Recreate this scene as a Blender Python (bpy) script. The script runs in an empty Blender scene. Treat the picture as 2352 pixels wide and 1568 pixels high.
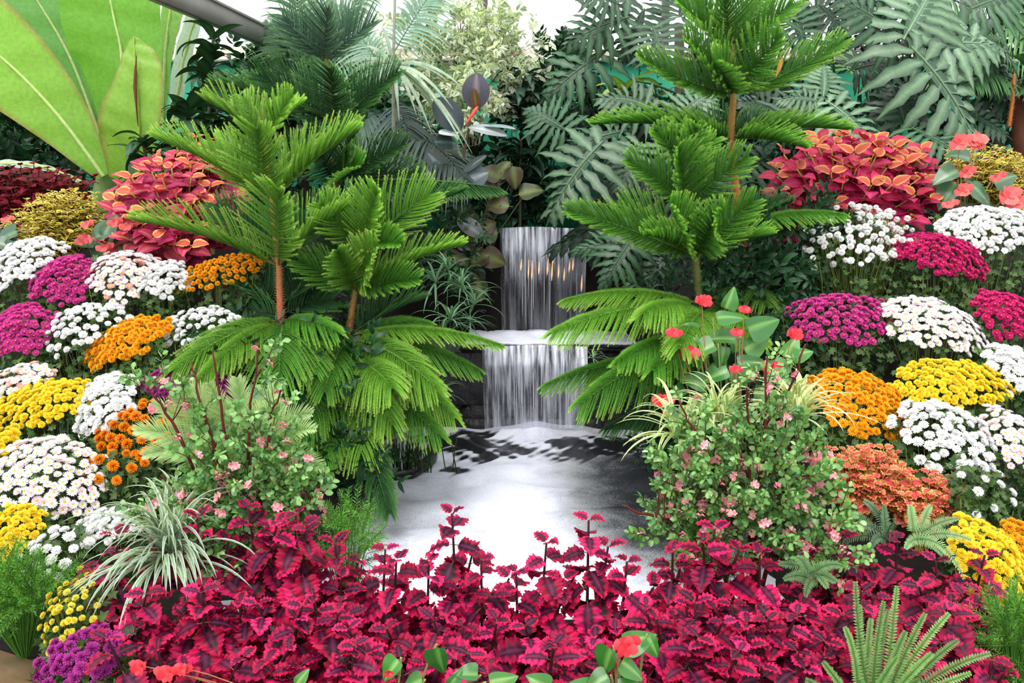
import bpy, math, random
import numpy as np
from mathutils import Vector, Matrix
random.seed(7); np.random.seed(7)
R = math.radians
S = bpy.context.scene
COL = S.collection
# ------------------------------------------------------------------ camera
F = 1957.0; PITCH = R(8.26); CAMZ = 1.5
cam = bpy.data.objects.new('camera', bpy.data.cameras.new('camera')); COL.objects.link(cam)
cam.data.sensor_width = 36; cam.data.lens = 36*F/2352; cam.location = (0, 0, CAMZ)
cam.rotation_euler = (R(90)-PITCH, 0, 0); cam.data.clip_end = 200
S.camera = cam
# ------------------------------------------------------------------ light
W = bpy.data.worlds.new('sky'); S.world = W; W.use_nodes = True
bg = W.node_tree.nodes['Background']; bg.inputs[0].default_value = (.96, .98, 1, 1); bg.inputs[1].default_value = 1.3
sun = bpy.data.objects.new('sun', bpy.data.lights.new('sun', 'SUN')); COL.objects.link(sun)
sun.data.energy = 1.6; sun.data.angle = R(35); sun.data.color = (1, .97, .92); sun.rotation_euler = (R(32), R(-14), 0)
S.view_settings.view_transform = 'Standard'; S.view_settings.look = 'None'
S.view_settings.exposure = .68; S.view_settings.gamma = 1; S.view_settings.use_curve_mapping = False
S.cycles.max_bounces = 8; S.cycles.transparent_max_bounces = 12

# ------------------------------------------------------------------ helpers
V3 = lambda *a: np.array(a, float)
UP = V3(0, 0, 1); TOCAM = V3(0, -1, 0)
def P(px, py, Y):
    fw = V3(0, math.cos(PITCH), -math.sin(PITCH)); up = V3(0, math.sin(PITCH), math.cos(PITCH))
    r = fw + V3(1, 0, 0)*(px-1176)/F + up*(784-py)/F
    return V3(0, 0, CAMZ) + r*(Y/r[1])
def YB(py): return 2.5 + (1450-py)*2.3/850          # depth of the planted bank at a picture height
GY = [-5, 2.5, 3.1, 3.72, 4.3, 4.8, 5.2, 6.2, 20]; GZ = [0, 0, 0, .2, .53, .9, 1.2, 1.38, 1.4]
def sm(a, b, x):
    t = min(1, max(0, (x-a)/(b-a))); return t*t*(3-2*t)
def ground(x, y):
    h = float(np.interp(y, GY, GZ))
    lo = -.85 + .12*math.sin(y*2.1); hi = 1.02 + .1*math.sin(y*1.7)
    k = max(sm(-lo-.12, -lo+.22, -x), sm(hi-.1, hi+.25, x))
    k = max(k, sm(6.7, 6.8, y)); k = max(k, 1-sm(2.75, 2.8, y))
    return h*k - .25*(1-k)
def nz(v):
    v = np.asarray(v, float); return v/(np.linalg.norm(v)+1e-12)
def C(h, k=1.0):
    v = [int(h[i:i+2], 16)/255 for i in (0, 2, 4)]
    return np.array([(c/12.92 if c < .04045 else ((c+.055)/1.055)**2.4)*k for c in v])
def lerp(a, b, t): return a+(b-a)*t

class G:                                            # geometry buffer: verts, tris, quads, colours, (t,s)
    def __init__(s): s.V=[]; s.T=[]; s.Q=[]; s.C=[]; s.U=[]; s.n=0
    def add(s, V, T=None, Q=None, col=(1, 1, 1), ts=None):
        V = np.asarray(V, float).reshape(-1, 3)
        if T is not None and len(T): s.T.append(np.asarray(T, int).reshape(-1, 3)+s.n)
        if Q is not None and len(Q): s.Q.append(np.asarray(Q, int).reshape(-1, 4)+s.n)
        c = np.asarray(col, float)
        if c.ndim == 1: c = np.tile(c, (len(V), 1))
        s.V.append(V); s.C.append(c); s.U.append(np.zeros((len(V), 2)) if ts is None else np.asarray(ts, float)); s.n += len(V)
        return s
    def arr(s):
        cat = lambda L, w: np.concatenate(L) if L else np.zeros((0, w), int)
        return np.concatenate(s.V), cat(s.T, 3), cat(s.Q, 4), np.concatenate(s.C), np.concatenate(s.U)
    def put(s, g, M, tint=1.0):                     # copy of another buffer under a 4x4 matrix
        V, T, Q, c, u = g.arr() if isinstance(g, G) else g
        M = np.asarray(M, float)
        return s.add(V@M[:3, :3].T+M[:3, 3], T, Q, c*tint, u)
    def mesh(s, name, mat, smooth=True):
        V, T, Q, c, u = s.arr()
        me = bpy.data.meshes.new(name)
        me.vertices.add(len(V)); me.vertices.foreach_set('co', V.astype(np.float32).ravel())
        idx = np.concatenate([T.ravel(), Q.ravel()]).astype(np.int32)
        me.loops.add(len(idx)); me.loops.foreach_set('vertex_index', idx)
        nf = len(T)+len(Q); me.polygons.add(nf)
        ls = np.concatenate([np.arange(len(T))*3, len(T)*3+np.arange(len(Q))*4]).astype(np.int32)
        me.polygons.foreach_set('loop_start', ls)
        if smooth: me.polygons.foreach_set('use_smooth', np.ones(nf, bool))
        a = me.attributes.new('col', 'FLOAT_COLOR', 'POINT')
        a.data.foreach_set('color', np.concatenate([c, np.ones((len(c), 1))], 1).astype(np.float32).ravel())
        b = me.attributes.new('ts', 'FLOAT_VECTOR', 'POINT')
        b.data.foreach_set('vector', np.concatenate([u, np.zeros((len(u), 1))], 1).astype(np.float32).ravel())
        me.update(calc_edges=True); me.validate(); me.materials.append(mat)
        return me

def frame(pos, d, n, sc=1.0):                       # local +Y along d, +Z near n
    y = nz(d); x = np.cross(y, n)
    if np.linalg.norm(x) < 1e-5: x = np.cross(y, V3(.3, .2, 1))
    x = nz(x); z = np.cross(x, y)
    M = np.eye(4); M[:3, 0] = x*sc; M[:3, 1] = y*sc; M[:3, 2] = z*sc; M[:3, 3] = pos
    return M
def link(name, me, parent=None, M=None, kind=None, label=None):
    o = bpy.data.objects.new(name, me); COL.objects.link(o)
    if parent is not None:
        o.parent = parent
        if M is not None:
            M = np.array(M); M[:3, 3] -= np.array(parent.location)
        else: M = np.eye(4); M[:3, 3] = -np.array(parent.location)
        # meshes built in world space are shifted back to the parent's origin
    if M is not None: o.matrix_basis = Matrix(np.asarray(M).tolist())
    if kind: o['kind'] = kind
    if label: o['label'] = label
    return o
def thing(name, label, cat, loc, group=None):
    o = bpy.data.objects.new(name, None); COL.objects.link(o)
    o.location = [float(v) for v in loc]; o.empty_display_size = .05
    o['label'] = label; o['category'] = cat
    if group: o['group'] = group
    return o
def struct(name, me, **k): return link(name, me, kind='structure', **k)

def sub(name, me, part, mat=None, label=None):       # sub-part: rides on a part; mat None = mesh built in world space
    c = bpy.data.objects.new(name, me); COL.objects.link(c); c.parent = part
    c.matrix_basis = Matrix.Identity(4) if mat is not None else part.matrix_basis.inverted() @ Matrix.Translation(-part.parent.location)
    if label: c['label'] = label
    return c
def tube(pts, rad, n=6, col=(1, 1, 1), g=None, cap=True):
    pts = np.asarray(pts, float); m = len(pts); rad = np.broadcast_to(np.asarray(rad, float), (m,))
    T = np.gradient(pts, axis=0); T /= np.linalg.norm(T, axis=1)[:, None]+1e-12
    a = nz(np.cross(T[0], V3(.31, .77, .2))); ph = np.linspace(0, 2*math.pi, n, endpoint=False); V = []
    for i in range(m):
        a = nz(a-T[i]*np.dot(a, T[i])); b = np.cross(T[i], a)
        V.append(pts[i]+rad[i]*(np.cos(ph)[:, None]*a+np.sin(ph)[:, None]*b))
    Q = [(i*n+j, i*n+(j+1) % n, (i+1)*n+(j+1) % n, (i+1)*n+j) for i in range(m-1) for j in range(n)]
    V = np.concatenate(V); T3 = []
    if cap:
        V = np.concatenate([V, [pts[-1]+T[-1]*rad[-1]*.5]]); k = len(V)-1
        T3 = [((m-1)*n+j, (m-1)*n+(j+1) % n, k) for j in range(n)]
    c = np.asarray(col, float)
    if c.ndim == 2: c = np.concatenate([np.repeat(c, n, 0), c[-1:]] if cap else [np.repeat(c, n, 0)])
    g = g or G(); return g.add(V, T3, Q, c)
def bez(a, b, c, n=8):
    t = np.linspace(0, 1, n)[:, None]; return a*(1-t)**2+2*b*t*(1-t)+c*t*t
def box(g, lo, hi, col=(1, 1, 1), bev=0):
    lo = np.array(lo, float); hi = np.array(hi, float)
    V = [(x, y, z) for z in (lo[2], hi[2]) for y in (lo[1], hi[1]) for x in (lo[0], hi[0])]
    return g.add(V, None, [(0, 2, 3, 1), (4, 5, 7, 6), (0, 1, 5, 4), (2, 6, 7, 3), (0, 4, 6, 2), (1, 3, 7, 5)], col)
def bar(g, a, b, w, h, col=(1, 1, 1)):              # box beam from a to b
    a = np.asarray(a, float); b = np.asarray(b, float)
    y = nz(b-a); x = nz(np.cross(y, UP)); z = np.cross(x, y); V = []
    for p in (a, b):
        for sx, sz in ((-1, -1), (1, -1), (1, 1), (-1, 1)): V.append(p+x*sx*w/2+z*sz*h/2)
    return g.add(V, None, [(0, 1, 2, 3), (7, 6, 5, 4), (0, 4, 5, 1), (1, 5, 6, 2), (2, 6, 7, 3), (3, 7, 4, 0)], col)

# ------------------------------------------------------------------ materials
def newmat(name):
    m = bpy.data.materials.new(name); m.use_nodes = True; nt = m.node_tree; nt.nodes.clear()
    return m, nt, (lambda t, **k: _node(nt, t, k)), nt.links.new
def _node(nt, t, k):
    n = nt.nodes.new(t)
    for a, b in k.items():
        if a[0] == 'i' and a[1:].isdigit(): n.inputs[int(a[1:])].default_value = b
        else: setattr(n, a, b)
    return n
def leafmat(name, rough=.45, transl=.3, spec=.4, var=.25, tcol=(1.1, 1.15, .6), stripes=0):
    m, nt, N, L = newmat(name)
    out = N('ShaderNodeOutputMaterial'); at = N('ShaderNodeAttribute', attribute_name='col')
    oi = N('ShaderNodeObjectInfo'); mr = N('ShaderNodeMapRange'); L(oi.outputs['Random'], mr.inputs[0])
    mr.inputs[3].default_value = 1-var; mr.inputs[4].default_value = 1+var
    vm = N('ShaderNodeVectorMath', operation='SCALE'); L(at.outputs['Color'], vm.inputs[0]); L(mr.outputs[0], vm.inputs['Scale'])
    tc = N('ShaderNodeTexCoord'); no = N('ShaderNodeTexNoise'); no.inputs['Scale'].default_value = 40; L(tc.outputs['Object'], no.inputs[0])
    mr2 = N('ShaderNodeMapRange'); L(no.outputs[0], mr2.inputs[0]); mr2.inputs[3].default_value = .72; mr2.inputs[4].default_value = 1.28
    vm2 = N('ShaderNodeVectorMath', operation='SCALE'); L(vm.outputs[0], vm2.inputs[0]); L(mr2.outputs[0], vm2.inputs['Scale'])
    col = vm2.outputs[0]
    bs = N('ShaderNodeBsdfPrincipled'); bs.inputs['Roughness'].default_value = rough; bs.inputs['Specular IOR Level'].default_value = spec
    if stripes:                                     # fine side veins from the leaf's own (t, s)
        ts = N('ShaderNodeAttribute', attribute_name='ts'); sx = N('ShaderNodeSeparateXYZ'); L(ts.outputs['Vector'], sx.inputs[0])
        ab = N('ShaderNodeMath', operation='ABSOLUTE'); L(sx.outputs[1], ab.inputs[0])
        mu = N('ShaderNodeMath', operation='MULTIPLY_ADD'); L(sx.outputs[0], mu.inputs[0]); mu.inputs[1].default_value = stripes
        ml = N('ShaderNodeMath', operation='MULTIPLY'); L(ab.outputs[0], ml.inputs[0]); ml.inputs[1].default_value = -stripes*.12; L(ml.outputs[0], mu.inputs[2])
        si = N('ShaderNodeMath', operation='SINE'); L(mu.outputs[0], si.inputs[0])
        m3 = N('ShaderNodeMapRange'); L(si.outputs[0], m3.inputs[0]); m3.inputs[1].default_value = -1; m3.inputs[3].default_value = .95; m3.inputs[4].default_value = 1.04
        v3 = N('ShaderNodeVectorMath', operation='SCALE'); L(col, v3.inputs[0]); L(m3.outputs[0], v3.inputs['Scale']); col = v3.outputs[0]
        bp = N('ShaderNodeBump'); bp.inputs['Strength'].default_value = .1; bp.inputs['Distance'].default_value = .01; L(si.outputs[0], bp.inputs['Height']); L(bp.outputs[0], bs.inputs['Normal'])
    L(col, bs.inputs['Base Color'])
    if transl > 0:
        tr = N('ShaderNodeBsdfTranslucent'); tm = N('ShaderNodeVectorMath', operation='MULTIPLY'); L(col, tm.inputs[0]); tm.inputs[1].default_value = tcol; L(tm.outputs[0], tr.inputs[0])
        mx = N('ShaderNodeMixShader'); mx.inputs[0].default_value = transl; L(bs.outputs[0], mx.inputs[1]); L(tr.outputs[0], mx.inputs[2]); L(mx.outputs[0], out.inputs[0])
    else: L(bs.outputs[0], out.inputs[0])
    return m
def solid(name, c1, c2, rough=.8, scale=8, bump=.3, spec=.3, stretch=(1, 1, 1), detail=8):
    m, nt, N, L = newmat(name); out = N('ShaderNodeOutputMaterial'); bs = N('ShaderNodeBsdfPrincipled')
    tc = N('ShaderNodeTexCoord'); mp = N('ShaderNodeMapping'); mp.inputs['Scale'].default_value = stretch; L(tc.outputs['Object'], mp.inputs[0])
    no = N('ShaderNodeTexNoise'); no.inputs['Scale'].default_value = scale; no.inputs['Detail'].default_value = detail; L(mp.outputs[0], no.inputs[0])
    cr = N('ShaderNodeValToRGB'); cr.color_ramp.elements[0].position = .3; cr.color_ramp.elements[1].position = .7
    cr.color_ramp.elements[0].color = (*c1, 1); cr.color_ramp.elements[1].color = (*c2, 1)
    L(no.outputs[0], cr.inputs[0]); L(cr.outputs[0], bs.inputs['Base Color']); bs.inputs['Roughness'].default_value = rough; bs.inputs['Specular IOR Level'].default_value = spec
    if bump:
        b = N('ShaderNodeBump'); b.inputs['Strength'].default_value = bump; b.inputs['Distance'].default_value = .03; L(no.outputs[0], b.inputs['Height']); L(b.outputs[0], bs.inputs['Normal'])
    L(bs.outputs[0], out.inputs[0]); return m
M_LEAF = leafmat('leaf_soft', .5, .3, .35)
M_GLOSS = leafmat('leaf_glossy', .28, .2, .55)
M_DARK = leafmat('leaf_dark_glossy', .38, .14, .32)
M_PINE = leafmat('pine_needles', .5, .28, .3, .12)
M_COLEUS = leafmat('coleus_leaf', .5, .2, .22, .25, (1.1, .8, .8))
M_PETAL = leafmat('petal', .6, .3, .15, .06, (1, 1, 1))
M_BARK = leafmat('stem_bark', .7, 0, .25, .1)
M_ENSETE = leafmat('banana_leaf', .4, .35, .4, .04, (1.1, 1.15, .5), stripes=760)
M_SOIL = solid('soil', C('0a0806'), C('1a140d'), .95, 14, .6)
M_STONE = solid('wet_stone', C('0d0d0f'), C('2b2a2c'), .35, 10, .7, .5)
M_PATH = solid('sandy_path', C('b08a62'), C('cfae86'), .95, 6, .25)
M_CONC = solid('concrete', C('7c7d7e'), C('a9aaa9'), .8, 12, .25)
M_GREEN = solid('green_panel', C('1d7a5c'), C('25906e'), .6, 2, .02)
M_FRAME = solid('metal_frame', C('77746f'), C('8b8884'), .5, 3, .02)
M_CREAM = solid('cream_sill', C('cfc6b4'), C('e0d8c8'), .7, 5, .05)

# ------------------------------------------------------------------ setting
def build_setting():
    # planted banks and pool bed: one terrain
    xs = np.linspace(-7, 7, 141); ys = np.concatenate([np.linspace(-3, 2.4, 12), np.linspace(2.5, 7, 91), np.linspace(7.2, 11, 12)])
    g = G(); V = [(x, y, ground(x, y)+random.uniform(-.015, .015)) for y in ys for x in xs]; n = len(xs)
    Q = [(j*n+i, j*n+i+1, (j+1)*n+i+1, (j+1)*n+i) for j in range(len(ys)-1) for i in range(n-1)]
    g.add(V, None, Q); struct('floor', g.mesh('floor', M_SOIL))
    # tan path along the front left
    g = G(); pts = [(-7, 1.2), (-2.2, 1.2), (-1.35, 1.9), (-1.28, 2.35), (-1.5, 2.62), (-1.85, 2.78), (-7, 2.95)]
    V = [(x, y, .035) for x, y in pts]+[(x, y, -.02) for x, y in pts]; k = len(pts)
    g.add(V, [(0, i, i+1) for i in range(1, k-1)], [(i, i+k, (i+1) % k+k, (i+1) % k) for i in range(k)])
    struct('path', g.mesh('path', M_PATH, False))
    # back wall: green boards below, cream sill, glazing above
    YW = 9.0; z0 = P(1500, 215, YW)[2]; zs = P(1200, 142, YW)[2]; zt = P(1200, 104, YW)[2]; ztop = 5.2
    root = bpy.data.objects.new('wall_back', None); COL.objects.link(root); root.location = (0, YW, 0); root['kind'] = 'structure'
    x = -6.5; k = 0
    while x < 6.5:
        g = G(); box(g, (x+.006, YW, 1.2), (x+1.294, YW+.04, zs)); link('panel', g.mesh('panel', M_GREEN, False), root); x += 1.3
    g = G(); box(g, (-6.5, YW+.04, .8), (6.5, YW+.12, zs)); link('backing', g.mesh('backing', M_GREEN, False), root)
    g = G(); box(g, (-6.5, YW-.06, zs), (6.5, YW+.1, zs+.05)); box(g, (-6.5, YW-.02, zs+.05), (6.5, YW+.08, zt)); link('sill', g.mesh('sill', M_CREAM, False), root)
    m, nt, N, L = newmat('white_glazing'); out = N('ShaderNodeOutputMaterial'); tr = N('ShaderNodeBsdfTranslucent'); tr.inputs[0].default_value = (.97, .98, 1, 1)
    tp = N('ShaderNodeBsdfTransparent'); mx = N('ShaderNodeMixShader'); mx.inputs[0].default_value = .35; L(tr.outputs[0], mx.inputs[1]); L(tp.outputs[0], mx.inputs[2])
    gl = N('ShaderNodeBsdfGlossy'); gl.inputs['Roughness'].default_value = .3; m2 = N('ShaderNodeMixShader'); m2.inputs[0].default_value = .05; L(mx.outputs[0], m2.inputs[1]); L(gl.outputs[0], m2.inputs[2]); L(m2.outputs[0], out.inputs[0])
    posts = [P(px, 50, YW)[0] for px in (-700, -320, 30, 390, 760, 1112, 1437, 1528, 1880, 2230, 2600, 2980)]
    win = bpy.data.objects.new('window_1', None); COL.objects.link(win); win.location = (0, YW, 0); win['kind'] = 'structure'
    for a, b in zip(posts[:-1], posts[1:]):
        g = G(); box(g, (a+.03, YW+.02, zt), (b-.03, YW+.03, ztop)); link('pane', g.mesh('pane', m, False), win)
    for a in posts:
        g = G(); box(g, (a-.035, YW-.03, zt), (a+.035, YW+.06, ztop)); link('mullion', g.mesh('mullion', M_FRAME, False), win)
    g = G(); box(g, (-6.5, YW-.04, ztop), (6.5, YW+.07, ztop+.08)); link('head_rail', g.mesh('head_rail', M_FRAME, False), win)
    # sloping rafter
    g = G(); a = P(350, -30, 5.4); b = P(690, 122, 8.9); a = b+(a-b)*1.9; bar(g, a, b, .07, .15); bar(g, a+V3(0, 0, .08), b+V3(0, 0, .08), .1, .02); struct('trim_1', g.mesh('rafter', M_FRAME, False))

def build_water():
    # stone walls: two tiers of blocks with a ledge
    def blocks(name, x0, x1, y, z0, z1, rows, t=.5):
        root = bpy.data.objects.new(name, None); COL.objects.link(root); root.location = (0, y, 0); root['kind'] = 'structure'
        h = (z1-z0)/rows
        for r in range(rows):
            x = x0-(.18 if r % 2 else 0)
            while x < x1:
                w = random.uniform(.36, .52); a = max(x, x0); b = min(x+w, x1)
                if b-a > .05:
                    g = G(); d = random.uniform(0, .018); nx, nzv = 6, 4
                    V = []; 
                    for j in range(nzv+1):
                        for i in range(nx+1):
                            u, v = i/nx, j/nzv; e = min(u, 1-u, v, 1-v)
                            V.append((lerp(a+.003, b-.003, u), y-d+(.012 if e == 0 else 0)+random.uniform(-.007, .007), lerp(z0+r*h+.003, z0+(r+1)*h-.003, v)))
                    q = [(j*(nx+1)+i, j*(nx+1)+i+1, (j+1)*(nx+1)+i+1, (j+1)*(nx+1)+i) for j in range(nzv) for i in range(nx)]
                    g.add(V, None, q); box(g, (a+.003, y+.012, z0+r*h+.003), (b-.003, y+t, z0+(r+1)*h-.003))
                    link('stone', g.mesh('stone', M_STONE, False), root)
                x += w
        return root
    blocks('wall_lower', -.85, 1.3, 6.08, -.25, .55, 2, .12)
    blocks('wall_upper', -.95, 1.6, 6.8, .35, 1.38, 3, .3)
    g = G(); box(g, (-.85, 6.0, -.25), (1.3, 6.08, .06)); struct('trim_2', g.mesh('foot_ledge', M_STONE, False))
    g = G(); box(g, (-.36, 6.0, .545), (.9, 6.12, .578)); struct('trim_3', g.mesh('lower_lip', M_STONE, False))
    g = G(); box(g, (-.3, 6.7, 1.36), (.78, 6.86, 1.405)); struct('trim_4', g.mesh('upper_lip', M_STONE, False))
    g = G(); box(g, (-.85, 6.1, .2), (-.34, 6.8, .6)); box(g, (.9, 6.1, .2), (1.3, 6.8, .6)); struct('trim_5', g.mesh('basin_side', M_STONE, False))
    # front coping of the pool, single stones
    root = bpy.data.objects.new('trim_7', None); COL.objects.link(root); root.location = (0, 2.85, 0); root['kind'] = 'structure'
    x = -1.0
    while x < 1.2:
        w = random.uniform(.16, .3); y = 2.86+random.uniform(-.02, .02); g = G()
        box(g, (x, y-.09, -.2), (x+w-.012, y+.09, .03+random.uniform(0, .02))); link('stone', g.mesh('coping_stone', M_CONC if random.random() < .6 else M_STONE, False), root); x += w
    # foam material
    m, nt, N, L = newmat('foam_water'); out = N('ShaderNodeOutputMaterial'); bs = N('ShaderNodeBsdfPrincipled'); L(bs.outputs[0], out.inputs[0])
    ge = N('ShaderNodeTexCoord'); at = N('ShaderNodeAttribute', attribute_name='col'); sep = N('ShaderNodeSeparateColor'); L(at.outputs['Color'], sep.inputs[0])
    fine = N('ShaderNodeTexNoise'); fine.inputs['Scale'].default_value = 130; fine.inputs['Detail'].default_value = 4; L(ge.outputs['Object'], fine.inputs[0])
    mid = N('ShaderNodeTexNoise'); mid.inputs['Scale'].default_value = 5; mid.inputs['Detail'].default_value = 6; mid.inputs['Distortion'].default_value = .6; L(ge.outputs['Object'], mid.inputs[0])
    a1 = N('ShaderNodeMath', operation='MULTIPLY_ADD'); L(mid.outputs[0], a1.inputs[0]); a1.inputs[1].default_value = .5; a1.inputs[2].default_value = -.25
    a2 = N('ShaderNodeMath', operation='MULTIPLY_ADD'); L(fine.outputs[0], a2.inputs[0]); a2.inputs[1].default_value = .5; a2.inputs[2].default_value = -.25
    a3 = N('ShaderNodeMath', operation='ADD'); L(a1.outputs[0], a3.inputs[0]); L(a2.outputs[0], a3.inputs[1])
    a4 = N('ShaderNodeMath', operation='ADD'); L(a3.outputs[0], a4.inputs[0]); L(sep.outputs[0], a4.inputs[1]); a4.use_clamp = True
    cr = N('ShaderNodeValToRGB'); e = cr.color_ramp.elements; e[0].position = 0; e[0].color = (*C('121417'), 1); e[1].position = 1; e[1].color = (.84, .86, .96, 1)
    x = e.new(.22); x.color = (*C('3a3d42'), 1); x = e.new(.5); x.color = (*C('999ba0'), 1); x = e.new(.8); x.color = (*C('d9dbea'), 1)
    L(a4.outputs[0], cr.inputs[0]); L(cr.outputs[0], bs.inputs['Base Color'])
    rr = N('ShaderNodeMapRange'); L(a4.outputs[0], rr.inputs[0]); rr.inputs[3].default_value = .06; rr.inputs[4].default_value = .6; L(rr.outputs[0], bs.inputs['Roughness'])
    b = N('ShaderNodeBump'); b.inputs['Strength'].default_value = .5; b.inputs['Distance'].default_value = .012; L(a3.outputs[0], b.inputs['Height']); L(b.outputs[0], bs.inputs['Normal'])
    holes = [(1090, 1022, 75, 22), (1180, 1030, 42, 12), (1115, 1050, 35, 9), (1050, 1078, 28, 8), (1340, 1040, 70, 12), (1010, 1018, 30, 14), (1300, 1018, 40, 9), (1090, 996, 40, 7), (1420, 1022, 60, 16)]
    hw = [(P(px, py, 1)) for px, py, a, c in holes]
    H = []
    for px, py, a, c in holes:
        r = P(px, py, 1)-V3(0, 0, CAMZ); Y = CAMZ/-r[2]; H.append((r[0]*Y, Y, a*Y/F, c*Y/F/.25))
    xs = np.linspace(-1.25, 1.35, 150); ys = np.linspace(2.8, 6.1, 190); V = []; cc = []
    for y in ys:
        for x in xs:
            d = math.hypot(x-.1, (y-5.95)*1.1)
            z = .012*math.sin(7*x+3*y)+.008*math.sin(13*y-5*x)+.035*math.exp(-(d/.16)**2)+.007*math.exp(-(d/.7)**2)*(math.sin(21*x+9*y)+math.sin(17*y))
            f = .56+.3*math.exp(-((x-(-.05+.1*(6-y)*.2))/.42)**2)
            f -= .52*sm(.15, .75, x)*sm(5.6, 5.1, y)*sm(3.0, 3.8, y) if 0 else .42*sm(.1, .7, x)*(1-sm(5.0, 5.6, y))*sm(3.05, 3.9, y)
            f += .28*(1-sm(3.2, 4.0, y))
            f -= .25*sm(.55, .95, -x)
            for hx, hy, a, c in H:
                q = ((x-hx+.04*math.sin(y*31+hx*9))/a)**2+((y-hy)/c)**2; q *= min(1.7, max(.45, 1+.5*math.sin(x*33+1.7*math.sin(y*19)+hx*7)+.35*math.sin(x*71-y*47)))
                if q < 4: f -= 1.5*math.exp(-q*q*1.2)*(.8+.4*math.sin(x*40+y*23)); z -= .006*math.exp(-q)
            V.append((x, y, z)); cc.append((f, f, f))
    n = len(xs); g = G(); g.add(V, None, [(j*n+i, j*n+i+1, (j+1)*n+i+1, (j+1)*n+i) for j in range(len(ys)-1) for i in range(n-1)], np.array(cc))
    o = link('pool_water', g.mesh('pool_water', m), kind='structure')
    g = G(); rim = []
    for px, py in ((1005, 1000), (990, 1060), (940, 1096), (870, 1108), (815, 1150), (770, 1215)):
        r = P(px, py, 1)-V3(0, 0, CAMZ); q = CAMZ/-r[2]; rim.append((r[0]*q, q, .015))
    tube(rim, .035, 8, (1, 1, 1), g); struct('trim_6', g.mesh('black_pool_rim', M_STONE))
    # upper basin foam
    xs = np.linspace(-.34, .9, 60); ys = np.linspace(6.0, 6.8, 28); V = []; cc = []
    for y in ys:
        for x in xs:
            ed = sm(6.02, 6.12, y)
            z = .585+.03*ed*(.3+abs(math.sin(x*13+y*5))*.4+.6*math.exp(-((y-6.6)/.15)**2)*math.exp(-((x-.2)/.4)**2))+random.uniform(0, .008)*ed
            V.append((x, y, z)); f = .55+.4*ed*math.exp(-((x-.15)/.55)**2)-(.55 if y < 6.06 else 0); cc.append((f, f, f))
    n = len(xs); g = G(); g.add(V, None, [(j*n+i, j*n+i+1, (j+1)*n+i+1, (j+1)*n+i) for j in range(len(ys)-1) for i in range(n-1)], np.array(cc))
    link('basin_water', g.mesh('basin_water', m), kind='structure')
    # falling sheets
    def sheetmat(name, dens):
        m, nt, N, L = newmat(name); out = N('ShaderNodeOutputMaterial'); tp = N('ShaderNodeBsdfTransparent'); bs = N('ShaderNodeBsdfPrincipled')
        tp.inputs[0].default_value = (.88, .88, .92, 1)
        bs.inputs['Base Color'].default_value = (.8, .82, .95, 1); bs.inputs['Roughness'].default_value = .25; bs.inputs['Specular IOR Level'].default_value = .8
        ts = N('ShaderNodeAttribute', attribute_name='ts'); sx = N('ShaderNodeSeparateXYZ'); L(ts.outputs['Vector'], sx.inputs[0])
        mp = N('ShaderNodeMapping'); mp.inputs['Scale'].default_value = (1.3, 30, 1); L(ts.outputs['Vector'], mp.inputs[0])
        no = N('ShaderNodeTexNoise'); no.inputs['Scale'].default_value = 1; no.inputs['Detail'].default_value = 5; no.inputs['Roughness'].default_value = .65; L(mp.outputs[0], no.inputs[0])
        mp2 = N('ShaderNodeMapping'); mp2.inputs['Scale'].default_value = (1.2, 9, 1); L(ts.outputs['Vector'], mp2.inputs[0])
        n2 = N('ShaderNodeTexNoise'); n2.inputs['Scale'].default_value = 1; n2.inputs['Detail'].default_value = 2; L(mp2.outputs[0], n2.inputs[0])
        ad = N('ShaderNodeMath', operation='MULTIPLY_ADD'); L(n2.outputs[0], ad.inputs[0]); ad.inputs[1].default_value = .6; L(no.outputs[0], ad.inputs[2])
        mr = N('ShaderNodeMapRange'); L(ad.outputs[0], mr.inputs[0]); mr.inputs[1].default_value = .69; mr.inputs[2].default_value = 1.06
        fl = N('ShaderNodeMapRange'); L(sx.outputs[0], fl.inputs[0]); fl.inputs[1].default_value = 0; fl.inputs[2].default_value = .6; fl.inputs[3].default_value = dens[0]; fl.inputs[4].default_value = dens[1]
        mu = N('ShaderNodeMath', operation='MULTIPLY'); mu.use_clamp = True; L(mr.outputs[0], mu.inputs[0]); L(fl.outputs[0], mu.inputs[1])
        lo = N('ShaderNodeMath', operation='ADD'); lo.use_clamp = True; L(mu.outputs[0], lo.inputs[0]); lo.inputs[1].default_value = dens[2]
        mx = N('ShaderNodeMixShader'); L(lo.outputs[0], mx.inputs[0]); L(tp.outputs[0], mx.inputs[1]); L(bs.outputs[0], mx.inputs[2]); L(mx.outputs[0], out.inputs[0])
        b = N('ShaderNodeBump'); b.inputs['Strength'].default_value = .25; b.inputs['Distance'].default_value = .02; L(no.outputs[0], b.inputs['Height']); L(b.outputs[0], bs.inputs['Normal'])
        return m
    def sheet(label, x0, x1, y, zt, zb, mat, thr, nstr):
        root = thing('waterfall', label, 'waterfall', ((x0+x1)/2, y, zb), 'waterfall sheets')
        xs = np.linspace(x0, x1, 70); tt = np.linspace(0, 1, 34); V = []; U = []
        for t in tt:
            for x in xs:
                yy = y-.004-thr*min(1, t*4)*.6-thr*t*.4+.006*math.sin(x*38+1.5*math.sin(x*11))*t
                zz = zt-(zt-zb)*max(0, (t-.03)/.97)+.006*math.sin(x*9)*(1-t)
                V.append((lerp(x, (x0+x1)/2, .05*t), yy, zz)); U.append((t, (x-x0)))
        n = len(xs); g = G(); g.add(V, None, [(j*n+i, j*n+i+1, (j+1)*n+i+1, (j+1)*n+i) for j in range(len(tt)-1) for i in range(n-1)], (1, 1, 1), U)
        link('sheet', g.mesh('sheet', mat), root)
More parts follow.
